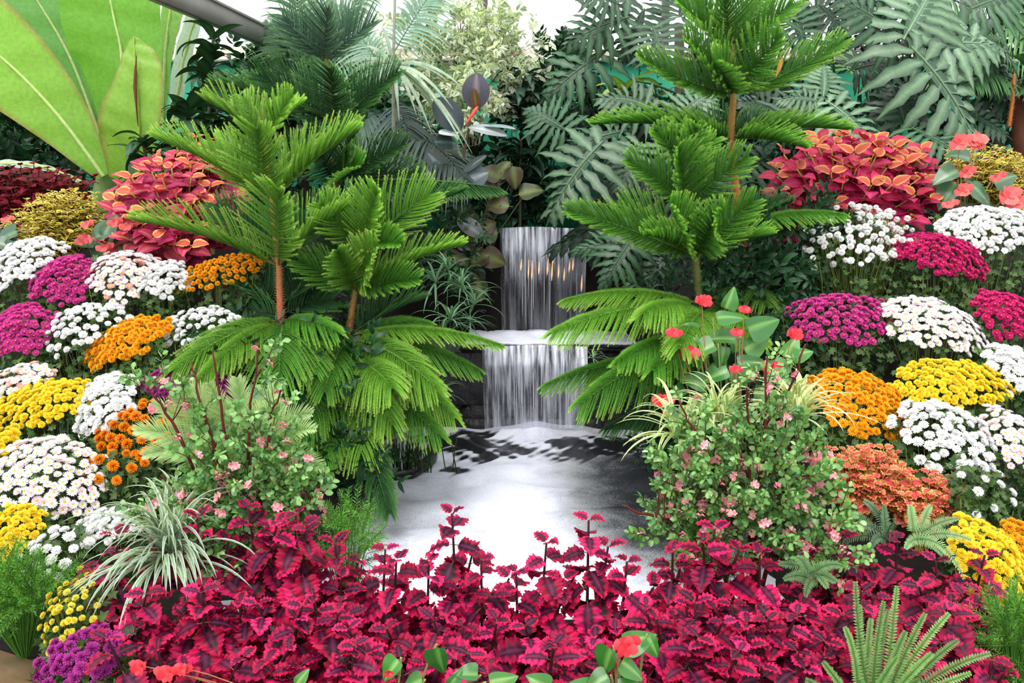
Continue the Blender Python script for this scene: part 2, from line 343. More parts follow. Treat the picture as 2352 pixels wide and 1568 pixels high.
        for k in range(nstr):
            x = random.choice((random.uniform(x0, x1), lerp(x0, x1, .33+.1*random.gauss(0, .5)))); t0 = random.uniform(.02, .5); t1 = min(1, t0+random.uniform(.3, .7))
            pts = [(lerp(x, (x0+x1)/2, .05*t)+.001*math.sin(t*5+k), y-.012-thr*min(1, t*4)*.6-thr*t*.4, zt-(zt-zb)*t) for t in np.linspace(t0, t1, 9)]
            g = tube(pts, np.array([.0006, .0018, .002, .0025, .0022, .0024, .002, .0014, .0006])*random.uniform(.5, 1.0), 5, (.8, .82, .95)); link('strand', g.mesh('strand', M_WATERLINE), root)
    global M_WATERLINE
    M_WATERLINE, nt, N, L = newmat('water_strand'); out = N('ShaderNodeOutputMaterial'); b = N('ShaderNodeBsdfPrincipled'); b.inputs['Base Color'].default_value = (.85, .87, .95, 1); b.inputs['Roughness'].default_value = .15; tp = N('ShaderNodeBsdfTransparent'); mx = N('ShaderNodeMixShader'); mx.inputs[0].default_value = .55; L(tp.outputs[0], mx.inputs[1]); L(b.outputs[0], mx.inputs[2]); L(mx.outputs[0], out.inputs[0])
    a = P(1148, 520, 6.75); b_ = P(1346, 520, 6.75)
    sheet('upper waterfall sheet pouring over dark stone into the foamy basin', a[0], b_[0], 6.7, 1.425, .6, sheetmat('water_sheet_upper', (1.45, .2, .02)), .09, 14)
    a = P(1108, 790, 6.05); b_ = P(1348, 790, 6.05)
    sheet('lower waterfall curtain spilling from the basin into the white pool', a[0], b_[0], 6.0, .6, .02, sheetmat('water_sheet_lower', (1.4, .62, .06)), .1, 26)
    # warm reflections on the upper sheet, imitated by added glowing slivers behind it
    m, nt, N, L = newmat('amber_reflection'); out = N('ShaderNodeOutputMaterial'); em = N('ShaderNodeEmission'); em.inputs[0].default_value = (1, .42, .16, 1); em.inputs[1].default_value = 1.3; L(em.outputs[0], out.inputs[0])
    root = thing('amber_glints', 'amber reflections on the upper waterfall, added as small glowing slivers', 'reflection', (.3, 6.74, 1.1))
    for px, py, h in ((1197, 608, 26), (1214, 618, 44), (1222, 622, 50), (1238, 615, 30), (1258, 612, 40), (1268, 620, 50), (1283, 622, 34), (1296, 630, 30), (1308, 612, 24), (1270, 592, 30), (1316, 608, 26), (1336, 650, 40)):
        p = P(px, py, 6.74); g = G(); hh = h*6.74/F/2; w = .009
        pts = [(p[0]+w*.3*t, p[1], p[2]+hh*t) for t in (-1, -.4, .3, 1)]; tube(pts, [.001, w*.7, w*.5, .001], 6, (1, 1, 1), g); link('glint', g.mesh('glint', m), root)

# ------------------------------------------------------------------ leaves
def prof(kind):
    return {'ovate': lambda t: np.sin(np.pi*t**.62)**.85, 'ellip': lambda t: np.sin(np.pi*np.clip(t, 0, 1))**.6,
            'lance': lambda t: np.sin(np.pi*t**.75)**1.0, 'heart': lambda t: np.sin(np.pi*(t*.93+.07)**.5)**.8,
            'paddle': lambda t: np.clip(np.minimum((t/.3)**.8, 1), 0, 1)*np.clip(1-t**5, 0, 1)**.6,
            'blade': lambda t: np.clip(t*12, .25, 1)*(1-t**2.2)}[kind]
def gleaf(L, Wd, kind='ovate', ns=10, nc=2, fold=.15, droop=.4, wave=0, freq=20, teeth=0, tooth=.15, col=None, pet=0, twist=0, asym=0, pcol=None, cup=0, saw=0):
    t = np.linspace(0, 1, ns+1); s = np.linspace(-1, 1, 2*nc+1); w = Wd/2*prof(kind)(t)
    if teeth: w = w*(1-tooth+tooth*2*np.abs(np.sin(t*teeth*np.pi)))
    w2 = np.stack([w]*len(s), 1)
    if saw:                                         # pointed side lobes, out of step on the two edges
        for j, sj in enumerate(s):
            if sj: q = .5+.7*(1-np.mod(t*saw+(.45 if sj > 0 else 0)+.12*math.sin(saw*40), 1)); q[1:-1] = (q[:-2]+q[1:-1]+q[2:])/3; w2[:, j] = w*q
    th = -droop*t; dl = L/ns; y = np.concatenate([[0], np.cumsum(np.cos((th[1:]+th[:-1])/2))*dl]); z = np.concatenate([[0], np.cumsum(np.sin((th[1:]+th[:-1])/2))*dl])
    Tt, Ss = np.meshgrid(t, s, indexing='ij'); X = Ss*w2*(1+asym*np.sign(Ss)); A = np.abs(Ss)
    off = A*w[:, None]*fold + wave*np.sin(Tt*freq+np.sign(Ss)*1.3)*A**1.5*Wd - cup*A**2*w[:, None]
    Yv = y[:, None]-np.sin(th)[:, None]*off; Zv = z[:, None]+np.cos(th)[:, None]*off
    if twist:
        a = twist*Tt; X, Zv2 = X*np.cos(a), Zv+X*np.sin(a); Zv = Zv2
    V = np.stack([X, Yv+pet, Zv], -1).reshape(-1, 3); m = 2*nc+1
    Q = [(i*m+j, i*m+j+1, (i+1)*m+j+1, (i+1)*m+j) for i in range(ns) for j in range(m-1)]
    c = np.array([col(a, b) for a, b in zip(Tt.ravel(), Ss.ravel())]) if callable(col) else col
    g = G(); g.add(V, None, Q, c, np.stack([Tt.ravel(), Ss.ravel()], -1))
    if pet: tube([(0, 0, -.004), (0, pet*.5, .002), (0, pet+L*.05, 0)], [Wd*.025, Wd*.02, Wd*.015], 4, pcol if pcol is not None else c[len(c)//2], g, False)
    return g
def jit(v, k): return v+np.random.uniform(-k, k, 3)

# ------------------------------------------------------------------ Norfolk pines
NST, NAR = 26, 5
def _branchlet():
    uu, rr, ph, al = [], [], [], []; T = []; tipf = []
    for i in range(NST):
        u = (i+.5)/NST; 
        for k in range(NAR):
            a = 2*math.pi*(k+.5*(i % 2))/NAR+random.uniform(-.3, .3); b = len(uu); s = .2
            for (du, r, da) in ((0, .38, -s*2), (0, .38, s*2), (.8, 1, 0)):
                uu.append(u); rr.append(r); ph.append(a+da); al.append(du); tipf.append(du)
            T.append((b, b+1, b+2))
    Q = []; n0 = len(uu)
    for i in range(5):
        for k in range(4):
            uu.append(i/4); rr.append(.42*(1-.35*i/4)); ph.append(2*math.pi*k/4); al.append(0); tipf.append(0)
    for i in range(4):
        for k in range(4): Q.append((n0+i*4+k, n0+i*4+(k+1) % 4, n0+(i+1)*4+(k+1) % 4, n0+(i+1)*4+k))
    return [np.array(x, float) for x in (uu, rr, ph, al, tipf)]+[np.array(T), np.array(Q)]
BU, BR, BP, BA, BT, BTR, BQ = _branchlet()
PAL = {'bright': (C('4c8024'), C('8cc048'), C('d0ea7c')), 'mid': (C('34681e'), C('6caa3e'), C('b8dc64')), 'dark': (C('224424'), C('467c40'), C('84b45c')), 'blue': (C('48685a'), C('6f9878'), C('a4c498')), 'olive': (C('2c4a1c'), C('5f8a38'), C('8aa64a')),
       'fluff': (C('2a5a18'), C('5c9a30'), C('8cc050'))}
def pine_frond(b, t, Wd, sag=.0, face=.5, lift=.5, droop=.1, pal='mid', curl=.12, needle=.0138, spacing=.0138, fwd=(74, 34)):
    b = np.asarray(b, float); t = np.asarray(t, float); L = np.linalg.norm(t-b); ctrl = (b+t)/2+UP*sag*L
    n = max(9, int(L/spacing)); s = np.linspace(.09, .985, n); s = np.repeat(s, 2); sg = np.tile([1., -1.], n); s = np.clip(s+np.random.uniform(-.4, .4, 2*n)/n, .05, .99)
    pos = b*((1-s)**2)[:, None]+2*ctrl*(s*(1-s))[:, None]+t*(s*s)[:, None]
    T = 2*(ctrl-b)*(1-s)[:, None]+2*(t-ctrl)*s[:, None]; T /= np.linalg.norm(T, axis=1)[:, None]
    n0 = nz(UP*(1-face)+TOCAM*face+V3(0, -.08, 0)); sd = np.cross(T, n0); sd /= np.linalg.norm(sd, axis=1)[:, None]+1e-9; nn = np.cross(sd, T)
    pf = np.clip(s/.28, 0, 1)**.7*np.clip(1-s**4, 0, 1)**.5*(1-.35*s)*.95+.1
    ln = Wd*.53*pf*np.random.uniform(.86, 1.1, 2*n); al = np.radians(lerp(fwd[0], fwd[1], s)+np.random.uniform(-6, 6, 2*n))
    lf = lift+np.random.uniform(-.12, .12, 2*n)
    D = T*np.cos(al)[:, None]+(sd*sg[:, None]*np.cos(lf)[:, None]+nn*np.sin(lf)[:, None])*np.sin(al)[:, None]
    bend = T*.5+nn*(curl*1.8)-UP*droop+np.random.uniform(-.07, .07, (2*n, 3))
    e1 = np.cross(D, nn); e1 /= np.linalg.norm(e1, axis=1)[:, None]; e2 = np.cross(e1, D)
    # last: terminal branchlet
    nl = needle*np.clip(ln/(Wd/2), .5, 1)**.4
    U = BU[None, :]; x = BR*np.cos(BP); y = BR*np.sin(BP)
    taper = (1-.45*BU**3)
    along = ln[:, None]*U + nl[:, None]*BA*1.0
    V = pos[:, None, :]+D[:, None, :]*along[..., None]+bend[:, None, :]*(ln[:, None]*U**2*.9)[..., None] \
        + e1[:, None, :]*(nl[:, None]*x*taper*.85)[..., None]+e2[:, None, :]*(nl[:, None]*y*taper*.85)[..., None]
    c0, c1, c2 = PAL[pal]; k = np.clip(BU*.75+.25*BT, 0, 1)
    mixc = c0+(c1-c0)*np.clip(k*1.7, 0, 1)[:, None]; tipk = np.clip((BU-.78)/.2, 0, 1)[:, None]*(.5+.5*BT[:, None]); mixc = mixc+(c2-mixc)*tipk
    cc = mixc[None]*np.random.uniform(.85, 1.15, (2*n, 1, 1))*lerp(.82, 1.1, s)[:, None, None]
    m = len(BU); offs = (np.arange(2*n)*m)
    g = G(); g.add(V.reshape(-1, 3), (BTR[None]+offs[:, None, None]).reshape(-1, 3), (BQ[None]+offs[:, None, None]).reshape(-1, 4), cc.reshape(-1, 3))
    rp = bez(b, ctrl, t, 10); tube(rp, np.linspace(.0065, .002, 10)*min(1.2, L/.5), 5, np.linspace(C('5c5a2c')*1, c1, 10), g)
    return g
def bristly_trunk(pts, r0, r1, col, col2, n=14, green=False):
    P0 = np.array(pts, float); k = 24; col2 = np.asarray(col2); tt = np.linspace(0, 1, len(P0)); ti = np.linspace(0, 1, k)
    q = np.stack([np.interp(ti, tt, P0[:, i]) for i in range(3)], 1); r = np.linspace(r0, r1, k); g = G()
    tube(q, r*(1+.06*np.sin(np.arange(k)*2.7)), 9, np.array([lerp(col, C('6a7a34') if green else col2, f**1.5 if green else f) for f in np.linspace(0, 1, k)]), g)
    L = np.linalg.norm(np.diff(q, axis=0), axis=1).sum(); N = int(L/.002)
    V = []; T = []; cc = []
    for i in range(N):
        f = i/N; p = np.array([np.interp(f, ti, q[:, j]) for j in range(3)]); a = i*2.4; rr = np.interp(f, ti, r)
        o = V3(math.cos(a), math.sin(a), 0); s_ = UP*.0022; e = p+o*(rr+random.uniform(.01, .02)*(1-.5*f))+UP*random.uniform(-.002, .006)
        V += [p+o*rr*.9-s_, p+o*rr*.9+s_, e]; T.append((3*i, 3*i+1, 3*i+2)); cc += [lerp(col, C('6a8a34') if green else col2, f**1.5 if green else f)*random.uniform(.8, 1.3)]*3
    g.add(V, T, None, np.array(cc)); return g
def pine(label, trunk, fr, r=(.024, .016), cols=('7a4528', '8a5a38'), drop=True, dY=0):
    trunk = [(a, b, y+dY) for a, b, y in trunk]; fr = [(f[0], f[1], f[2]+dY, f[3], f[4], f[5]+dY)+tuple(f[6:]) for f in fr]
    pts = [P(*p) for p in trunk]; base = pts[0].copy()
    if drop:
        gz = max(ground(base[0], base[1]), -.05); base = V3(pts[0][0]*1.0, pts[0][1], min(gz, pts[0][2]-.02)); pts = [base]+pts
    root = thing('norfolk_pine', label, 'tree', base, 'norfolk island pines')
    link('trunk', bristly_trunk(pts, r[0], r[1], C(cols[0]), C(cols[1]), green=True).mesh('trunk', M_BARK), root)
    for f in fr:
        (bx, by, bY, tx, ty, tY, wpx), kw = f[:7], (f[7] if len(f) > 7 else {})
        k = dict(face=.5, sag=.06); k.update(kw); w = wpx*(bY+tY)/2/F
        link('frond', pine_frond(P(bx, by, bY), P(tx, ty, tY), w, **k).mesh('frond', M_PINE), root)
    return root
def build_pines():
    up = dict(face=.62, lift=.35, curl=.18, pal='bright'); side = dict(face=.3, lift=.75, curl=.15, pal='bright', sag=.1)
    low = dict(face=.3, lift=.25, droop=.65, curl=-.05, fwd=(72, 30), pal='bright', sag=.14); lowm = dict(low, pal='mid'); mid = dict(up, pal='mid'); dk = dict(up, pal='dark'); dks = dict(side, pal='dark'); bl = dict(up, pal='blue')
    pine('tall bright green norfolk pine with red brown trunk beside the golden mums', [(644, 735, 4.45), (640, 610, 4.5), (622, 460, 4.55), (606, 310, 4.6), (603, 250, 4.62)], [
        # top whorl
        (606, 318, 4.6, 476, 232, 4.55, 120, side), (606, 318, 4.6, 672, 222, 4.5, 105, up), (606, 318, 4.6, 560, 225, 4.85, 100, up), (606, 318, 4.6, 690, 240, 4.8, 90, side),
        # second whorl
        (618, 460, 4.55, 366, 322, 4.4, 150, side), (618, 462, 4.55, 590, 296, 4.35, 190, up), (622, 460, 4.55, 822, 300, 4.5, 150, side), (620, 460, 4.55, 500, 330, 4.8, 150, up), (620, 460, 4.55, 700, 330, 4.85, 150, up),
        # third whorl at the fork
        (640, 612, 4.5, 316, 508, 4.3, 150, side), (640, 608, 4.48, 640, 436, 4.2, 200, dict(up, lift=.2)), (645, 605, 4.5, 790, 480, 4.5, 150, side), (638, 606, 4.5, 500, 470, 4.8, 140, dk), (642, 606, 4.5, 740, 470, 4.8, 150, dk),
        (630, 700, 4.6, 560, 600, 4.85, 140, dk), (650, 700, 4.6, 720, 620, 4.9, 150, dk), (650, 720, 4.6, 760, 690, 4.8, 140, dk), (630, 800, 4.4, 600, 960, 4.1, 150, dict(lowm, pal='dark')), (660, 800, 4.4, 700, 960, 4.0, 150, dict(lowm, pal='dark')),
        # drooping skirt at the foot
        (645, 735, 4.45, 400, 850, 4.0, 190, dict(low, face=.45)), (640, 735, 4.45, 500, 800, 4.15, 170, low), (650, 735, 4.4, 770, 760, 4.2, 130, lowm), (650, 740, 4.4, 640, 870, 3.95, 190, lowm), (645, 730, 4.5, 560, 720, 4.7, 130, dk), (655, 735, 4.4, 720, 850, 4.1, 160, lowm), (640, 740, 4.4, 450, 880, 3.85, 110, low)], (.02, .006), ('a4543c', '8a6a40'))
    pine('norfolk pine with slim orange trunk nearest the left edge of the waterfall', [(798, 790, 4.6), (806, 730, 4.6), (816, 665, 4.62), (826, 560, 4.65), (834, 450, 4.7)], [
        (834, 570, 4.65, 985, 448, 4.6, 190, up), (830, 570, 4.65, 868, 436, 4.4, 150, up), (828, 570, 4.65, 738, 470, 4.5, 150, up), (832, 570, 4.65, 1060, 440, 4.8, 120, dks), (828, 560, 4.7, 790, 450, 4.9, 140, dk), (832, 565, 4.65, 920, 560, 4.3, 110, mid),
        (816, 668, 4.62, 866, 566, 4.3, 150, dict(up, lift=.2)), (818, 668, 4.62, 1060, 562, 4.55, 115, side), (814, 668, 4.62, 775, 575, 4.4, 120, up), (814, 668, 4.62, 690, 600, 4.6, 120, mid), (818, 668, 4.62, 960, 640, 4.4, 120, mid), (815, 665, 4.65, 740, 520, 4.9, 140, dk),
        (805, 770, 4.6, 1150, 792, 4.4, 90, dict(low, face=.15)), (805, 780, 4.6, 1000, 888, 4.1, 175, dict(low, face=.5)), (803, 780, 4.6, 900, 975, 4.0, 170, dict(low, face=.5)), (800, 780, 4.6, 745, 900, 4.0, 150, lowm), (805, 780, 4.6, 1045, 960, 4.2, 140, low),
        (800, 785, 4.6, 720, 790, 4.3, 110, lowm), (808, 775, 4.6, 1100, 850, 4.5, 110, lowm), (806, 770, 4.6, 980, 740, 4.7, 130, lowm), (806, 770, 4.6, 960, 690, 4.9, 130, dks),
        (808, 860, 4.5, 830, 1040, 3.95, 190, dict(low, face=.55)), (800, 850, 4.5, 690, 1010, 3.9, 170, dict(lowm, face=.5)), (812, 870, 4.5, 1010, 1000, 4.1, 150, dict(lowm, face=.45)), (812, 840, 4.5, 900, 890, 3.95, 190, dict(low, face=.5)), (805, 950, 4.4, 895, 1180, 3.75, 120, dict(lowm, pal='dark', face=.3)), (800, 940, 4.4, 730, 1080, 3.8, 150, lowm)], (.016, .005), ('8a4a2a', '8a5a34'))
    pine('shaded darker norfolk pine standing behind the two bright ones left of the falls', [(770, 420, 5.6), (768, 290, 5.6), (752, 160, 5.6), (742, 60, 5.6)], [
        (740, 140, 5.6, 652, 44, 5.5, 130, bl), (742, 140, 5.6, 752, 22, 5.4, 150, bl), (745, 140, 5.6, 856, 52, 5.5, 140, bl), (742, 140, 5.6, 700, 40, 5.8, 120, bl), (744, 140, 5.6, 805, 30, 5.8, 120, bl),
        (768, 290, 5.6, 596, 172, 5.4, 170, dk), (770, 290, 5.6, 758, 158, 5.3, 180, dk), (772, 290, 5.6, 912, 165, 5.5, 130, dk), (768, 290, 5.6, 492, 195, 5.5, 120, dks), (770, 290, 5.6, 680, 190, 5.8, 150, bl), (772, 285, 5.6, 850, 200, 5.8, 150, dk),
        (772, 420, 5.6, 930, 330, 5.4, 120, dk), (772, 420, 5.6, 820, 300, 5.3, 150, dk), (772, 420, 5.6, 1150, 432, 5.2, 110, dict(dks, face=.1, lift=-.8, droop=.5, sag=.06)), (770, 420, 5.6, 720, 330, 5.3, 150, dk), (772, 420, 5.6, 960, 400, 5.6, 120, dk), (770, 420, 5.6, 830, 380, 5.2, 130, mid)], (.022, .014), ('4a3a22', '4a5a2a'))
    pine('tallest norfolk pine right of the falls with bare bristly orange brown trunk', [(1727, 668, 5.3), (1706, 540, 5.3), (1688, 410, 5.3), (1678, 310, 5.3), (1686, 210, 5.3), (1682, 110, 5.3), (1678, 20, 5.3)], [
        (1682, 118, 5.3, 1560, 8, 5.1, 130, mid), (1682, 118, 5.3, 1660, -40, 5.1, 160, mid), (1684, 118, 5.3, 1820, 8, 5.2, 120, mid), (1684, 118, 5.3, 1740, -20, 5.5, 140, mid), (1682, 118, 5.3, 1610, 0, 5.5, 120, dk),
        (1684, 215, 5.3, 1470, 128, 5.1, 120, dict(mid, sag=-.1)), (1684, 215, 5.3, 1575, 92, 5.0, 160, mid), (1688, 215, 5.3, 1792, 84, 5.0, 150, mid), (1688, 215, 5.3, 1935, 96, 5.3, 130, dict(mid, face=.5, sag=-.08)), (1686, 215, 5.3, 1700, 80, 5.6, 150, dk), (1684, 215, 5.3, 1640, 140, 4.9, 130, mid),
        (1680, 315, 5.3, 1948, 298, 5.1, 100, dict(side, pal='mid', face=.2)), (1680, 320, 5.3, 1362, 286, 5.1, 100, dict(side, pal='mid', face=.25)), (1680, 320, 5.3, 1510, 318, 5.0, 110, dict(side, pal='mid')), (1680, 320, 5.3, 1850, 340, 4.95, 100, dict(side, pal='mid', face=.15)), (1680, 315, 5.3, 1780, 280, 5.6, 90, dks), (1680, 318, 5.3, 1590, 280, 5.6, 110, dks),
        (1703, 520, 5.3, 1935, 492, 5.0, 90, dict(lowm, face=.3)), (1703, 520, 5.3, 1800, 470, 5.5, 100, dks),
        (1724, 662, 5.3, 1830, 720, 5.0, 110, dict(low, pal='olive', droop=.7)), (1724, 662, 5.3, 1650, 720, 4.9, 120, dict(low, pal='olive', droop=.6)), (1724, 662, 5.3, 1760, 700, 4.9, 110, dict(low, pal='olive', droop=.7))], (.026, .014), ('a8532e', '6a6232'), dY=-.35)
    pine('shorter norfolk pine with green bristly stem in front of the tall right one', [(1606, 680, 4.9), (1598, 590, 4.9), (1588, 500, 4.9), (1578, 420, 4.95), (1572, 330, 4.95)], [
        (1580, 470, 4.95, 1442, 368, 4.8, 130, mid), (1580, 470, 4.95, 1556, 344, 4.7, 150, mid), (1582, 470, 4.95, 1716, 362, 4.8, 130, mid), (1580, 470, 4.95, 1630, 350, 5.2, 130, dk), (1580, 468, 4.95, 1500, 390, 5.2, 120, dk),
        (1574, 380, 4.95, 1505, 300, 4.9, 90, mid), (1574, 380, 4.95, 1600, 295, 4.85, 100, mid), (1574, 380, 4.95, 1560, 290, 5.1, 90, mid), (1574, 380, 4.95, 1640, 320, 5.0, 80, mid),
        (1598, 590, 4.9, 1304, 484, 4.7, 130, dict(mid, sag=.05)), (1596, 590, 4.9, 1430, 470, 5.1, 140, mid), (1600, 590, 4.9, 1728, 462, 4.8, 130, mid), (1598, 590, 4.9, 1540, 470, 4.5, 140, mid), (1600, 590, 4.9, 1660, 480, 4.5, 130, mid), (1600, 590, 4.9, 1760, 540, 4.9, 120, dict(side, pal='mid')), (1596, 588, 4.9, 1480, 540, 4.6, 110, dict(side, pal='mid')),
        (1612, 700, 4.85, 1296, 690, 4.6, 110, dict(low, face=.2)), (1612, 715, 4.85, 1268, 764, 4.4, 160, dict(low, face=.35)), (1615, 720, 4.85, 1480, 720, 4.3, 170, low), (1612, 830, 4.8, 1250, 886, 4.6, 110, dict(lowm, face=.4)), (1620, 800, 4.8, 1330, 930, 4.35, 160, dict(low, pal='mid', face=.5)), (1620, 790, 4.8, 1420, 830, 4.2, 140, lowm), (1625, 720, 4.85, 1560, 800, 4.1, 170, low), (1620, 760, 4.8, 1500, 850, 4.2, 160, lowm),
        (1640, 930, 4.7, 1390, 985, 4.5, 100, dict(lowm, pal='dark')), (1640, 720, 4.8, 1740, 780, 4.3, 140, low)], (.017, .006), ('5a5a2a', '5c6a30'), dY=-.35)

# ------------------------------------------------------------------ chrysanthemums
def petal(L, w, cup, col0, col1):
    t = np.array([0, .45, .8, 1.]); ww = np.array([.35, 1, .85, .3])*w/2; zz = cup*L*t*t; V = []; c = []
    for i in range(4):
        for s in (-1, 0, 1): V.append((s*ww[i], L*t[i]-(0 if s == 0 or i < 3 else L*.06), zz[i]-(.0 if s else .12*w))); c.append(lerp(col0, col1, t[i]))
    Q = [(i*3+j, i*3+j+1, i*3+j+4, i*3+j+3) for i in range(3) for j in range(2)]
    g = G(); g.add(V, None, Q, np.array(c)); return g
def rot(ax, a): return np.array(Matrix.Rotation(a, 4, ax))
def flower(style, c0, c1, cc):
    g = G(); gc = G(); c0, c1, cc = C(c0), C(c1), C(cc); r = .5
    if style == 'daisy': layers = [(15, .10, 1.0, .05, .24), (15, .12, .92, .25, .22), (11, .12, .7, .5, .2)]
    elif style == 'double': layers = [(15, .06, 1.0, -.15, .3), (15, .06, .98, .12, .3), (13, .06, .88, .42, .3), (11, .05, .72, .75, .28), (8, .03, .52, 1.05, .26)]
    elif style == 'cushion': layers = [(14, .08, 1.0, -.3, .34), (14, .08, 1.0, 0, .34), (12, .1, .9, .35, .32), (9, .12, .72, .75, .3)]
    else: layers = [(12, .02, .95, -.7, .3), (14, .02, 1.0, -.25, .3), (14, .02, 1.0, .15, .3), (12, .02, .98, .5, .3), (10, .02, .92, .85, .3), (7, .02, .85, 1.2, .3)]
    for k, (n, r0, r1, tilt, w) in enumerate(layers):
        for i in range(n):
            a = 2*math.pi*(i+.5*(k % 2))/n+random.uniform(-.07, .07); L = (r1-r0)*r*random.uniform(.92, 1.06)
            p = petal(L, w*r*1.1, .18 if style != 'pompon' else -.12, lerp(c0, c1, .25), c1)
            M = rot('Z', a)@rot('X', tilt+random.uniform(-.1, .1))@np.array(Matrix.Translation((0, r0*r, 0)))
            g.put(p, M, random.uniform(.92, 1.05))
    if style in ('daisy', 'cushion', 'double'):
        rr = {'daisy': .26, 'cushion': .17, 'double': .12}[style]*r; hz = {'daisy': .1, 'cushion': .3, 'double': .3}[style]*r
        V = [(rr*math.cos(a)*k, rr*math.sin(a)*k, hz+h) for k, h in ((1, 0), (.7, .06*r), (.3, .1*r)) for a in np.linspace(0, 2*math.pi, 9)[:-1]]+[(0, 0, hz+.09*r)]
        Q = [(q*8+i, q*8+(i+1) % 8, (q+1)*8+(i+1) % 8, (q+1)*8+i) for q in range(2) for i in range(8)]
        (gc if style == 'daisy' else g).add(V, [(16+i, 16+(i+1) % 8, 24) for i in range(8)], Q, cc)
    return g, gc
FL = {'white': ('double', 'f4f4ee', 'ffffff', 'f4efc8'), 'whitebutton': ('pompon', 'f2f2ea', 'ffffff', 'ffffff'), 'magenta': ('cushion', 'b02078', 'dd4fa6', 'e8a23c'), 'cerise': ('cushion', 'b80f62', 'd8347f', 'e08a3c'),
      'pink': ('daisy', 'f3bcd0', 'fff4f8', 'e6b024'), 'pinkwhite': ('daisy', 'fbe6ea', 'ffffff', 'ecc030'), 'salmon': ('daisy', 'ee9a98', 'f6c8c0', 'e8c040'), 'yellow': ('cushion', 'f0c60c', 'ffe94a', 'e0b010'), 'gold': ('pompon', 'e88f08', 'fdbd2a', 'e89a10'),
      'orange': ('pompon', 'd96a06', 'f29a1e', 'd06a08'), 'purple': ('pompon', '8a1c72', 'b8429c', '902080'), 'lemon': ('cushion', 'e2cc20', 'f4e660', 'd8b818')}
FM = {}
def flower_meshes(k):
    if k not in FM: FM[k] = [(a.mesh('flower_'+k, M_PETAL), b.mesh('flower_centre_'+k, M_PETAL) if b.n else None) for a, b in (flower(*FL[k]) for _ in range(3))]
    return FM[k]
def lobed_leaf(c):
    V = [(0, 0, 0), (.16, .12, .02), (.42, .3, .05), (.2, .42, .02), (.4, .66, .03), (.14, .72, .0), (0, 1, -.08), (-.14, .72, .0), (-.4, .66, .03), (-.2, .42, .02), (-.42, .3, .05), (-.16, .12, .02), (0, .45, -.03)]
    cc = [c*.8]+[c*1.1]*11+[c*1.35]
    g = G(); g.add(V, [(12, i, i+1) for i in range(0, 11)]+[(12, 11, 0)], None, np.array(cc)); return g
LOBE = [lobed_leaf(C(h)) for h in ('3f5a2c', '4f6a34', '33502a', '5c7440')]
LOBEA = [g.arr() for g in LOBE]
def poisson(a, b, dmin, nmax, edge=1.0):
    pts = []; tries = 0; p1, p2 = random.uniform(0, 6.28), random.uniform(0, 6.28)
    cell = {}
    while len(pts) < nmax and tries < nmax*25:
        tries += 1; r = math.sqrt(random.random())*edge; t = random.uniform(0, 2*math.pi); r *= 1+.09*math.sin(2*t+p1)+.07*math.sin(5*t+p2)+.05*math.sin(9*t-p1); u, v = r*math.cos(t), r*math.sin(t); x, y = u*a, v*b
        key = (int(x//dmin), int(y//dmin)); ok = True
        for i in (-1, 0, 1):
            for j in (-1, 0, 1):
                for q in cell.get((key[0]+i, key[1]+j), ()):
                    if (q[0]-x)**2+(q[1]-y)**2 < dmin*dmin: ok = False
        if ok: cell.setdefault(key, []).append((x, y)); pts.append((u, v))
    return pts
def dome(px, py, rx, ry, ang=0, Y=None, tilt=38):
    Y0 = YB(py) if Y is None else Y; m = Y0/F; pit = PITCH+math.atan((py-784)/F)
    b = ry*m/math.sin(R(tilt)+pit); a = rx*m; c = P(px, py, Y0); t = R(tilt)
    ex = V3(1, 0, 0); ey = V3(0, math.cos(t), math.sin(t)); en = V3(0, -math.sin(t), math.cos(t)); q = R(ang)
    ex, ey = ex*math.cos(q)+V3(0, 0, 1)*math.sin(q), nz(ey-V3(1, 0, 0)*math.sin(q)*.7); ey = nz(ey-ex*np.dot(ex, ey)); en = np.cross(ex, ey)
    return c, a, b, ex, ey, en
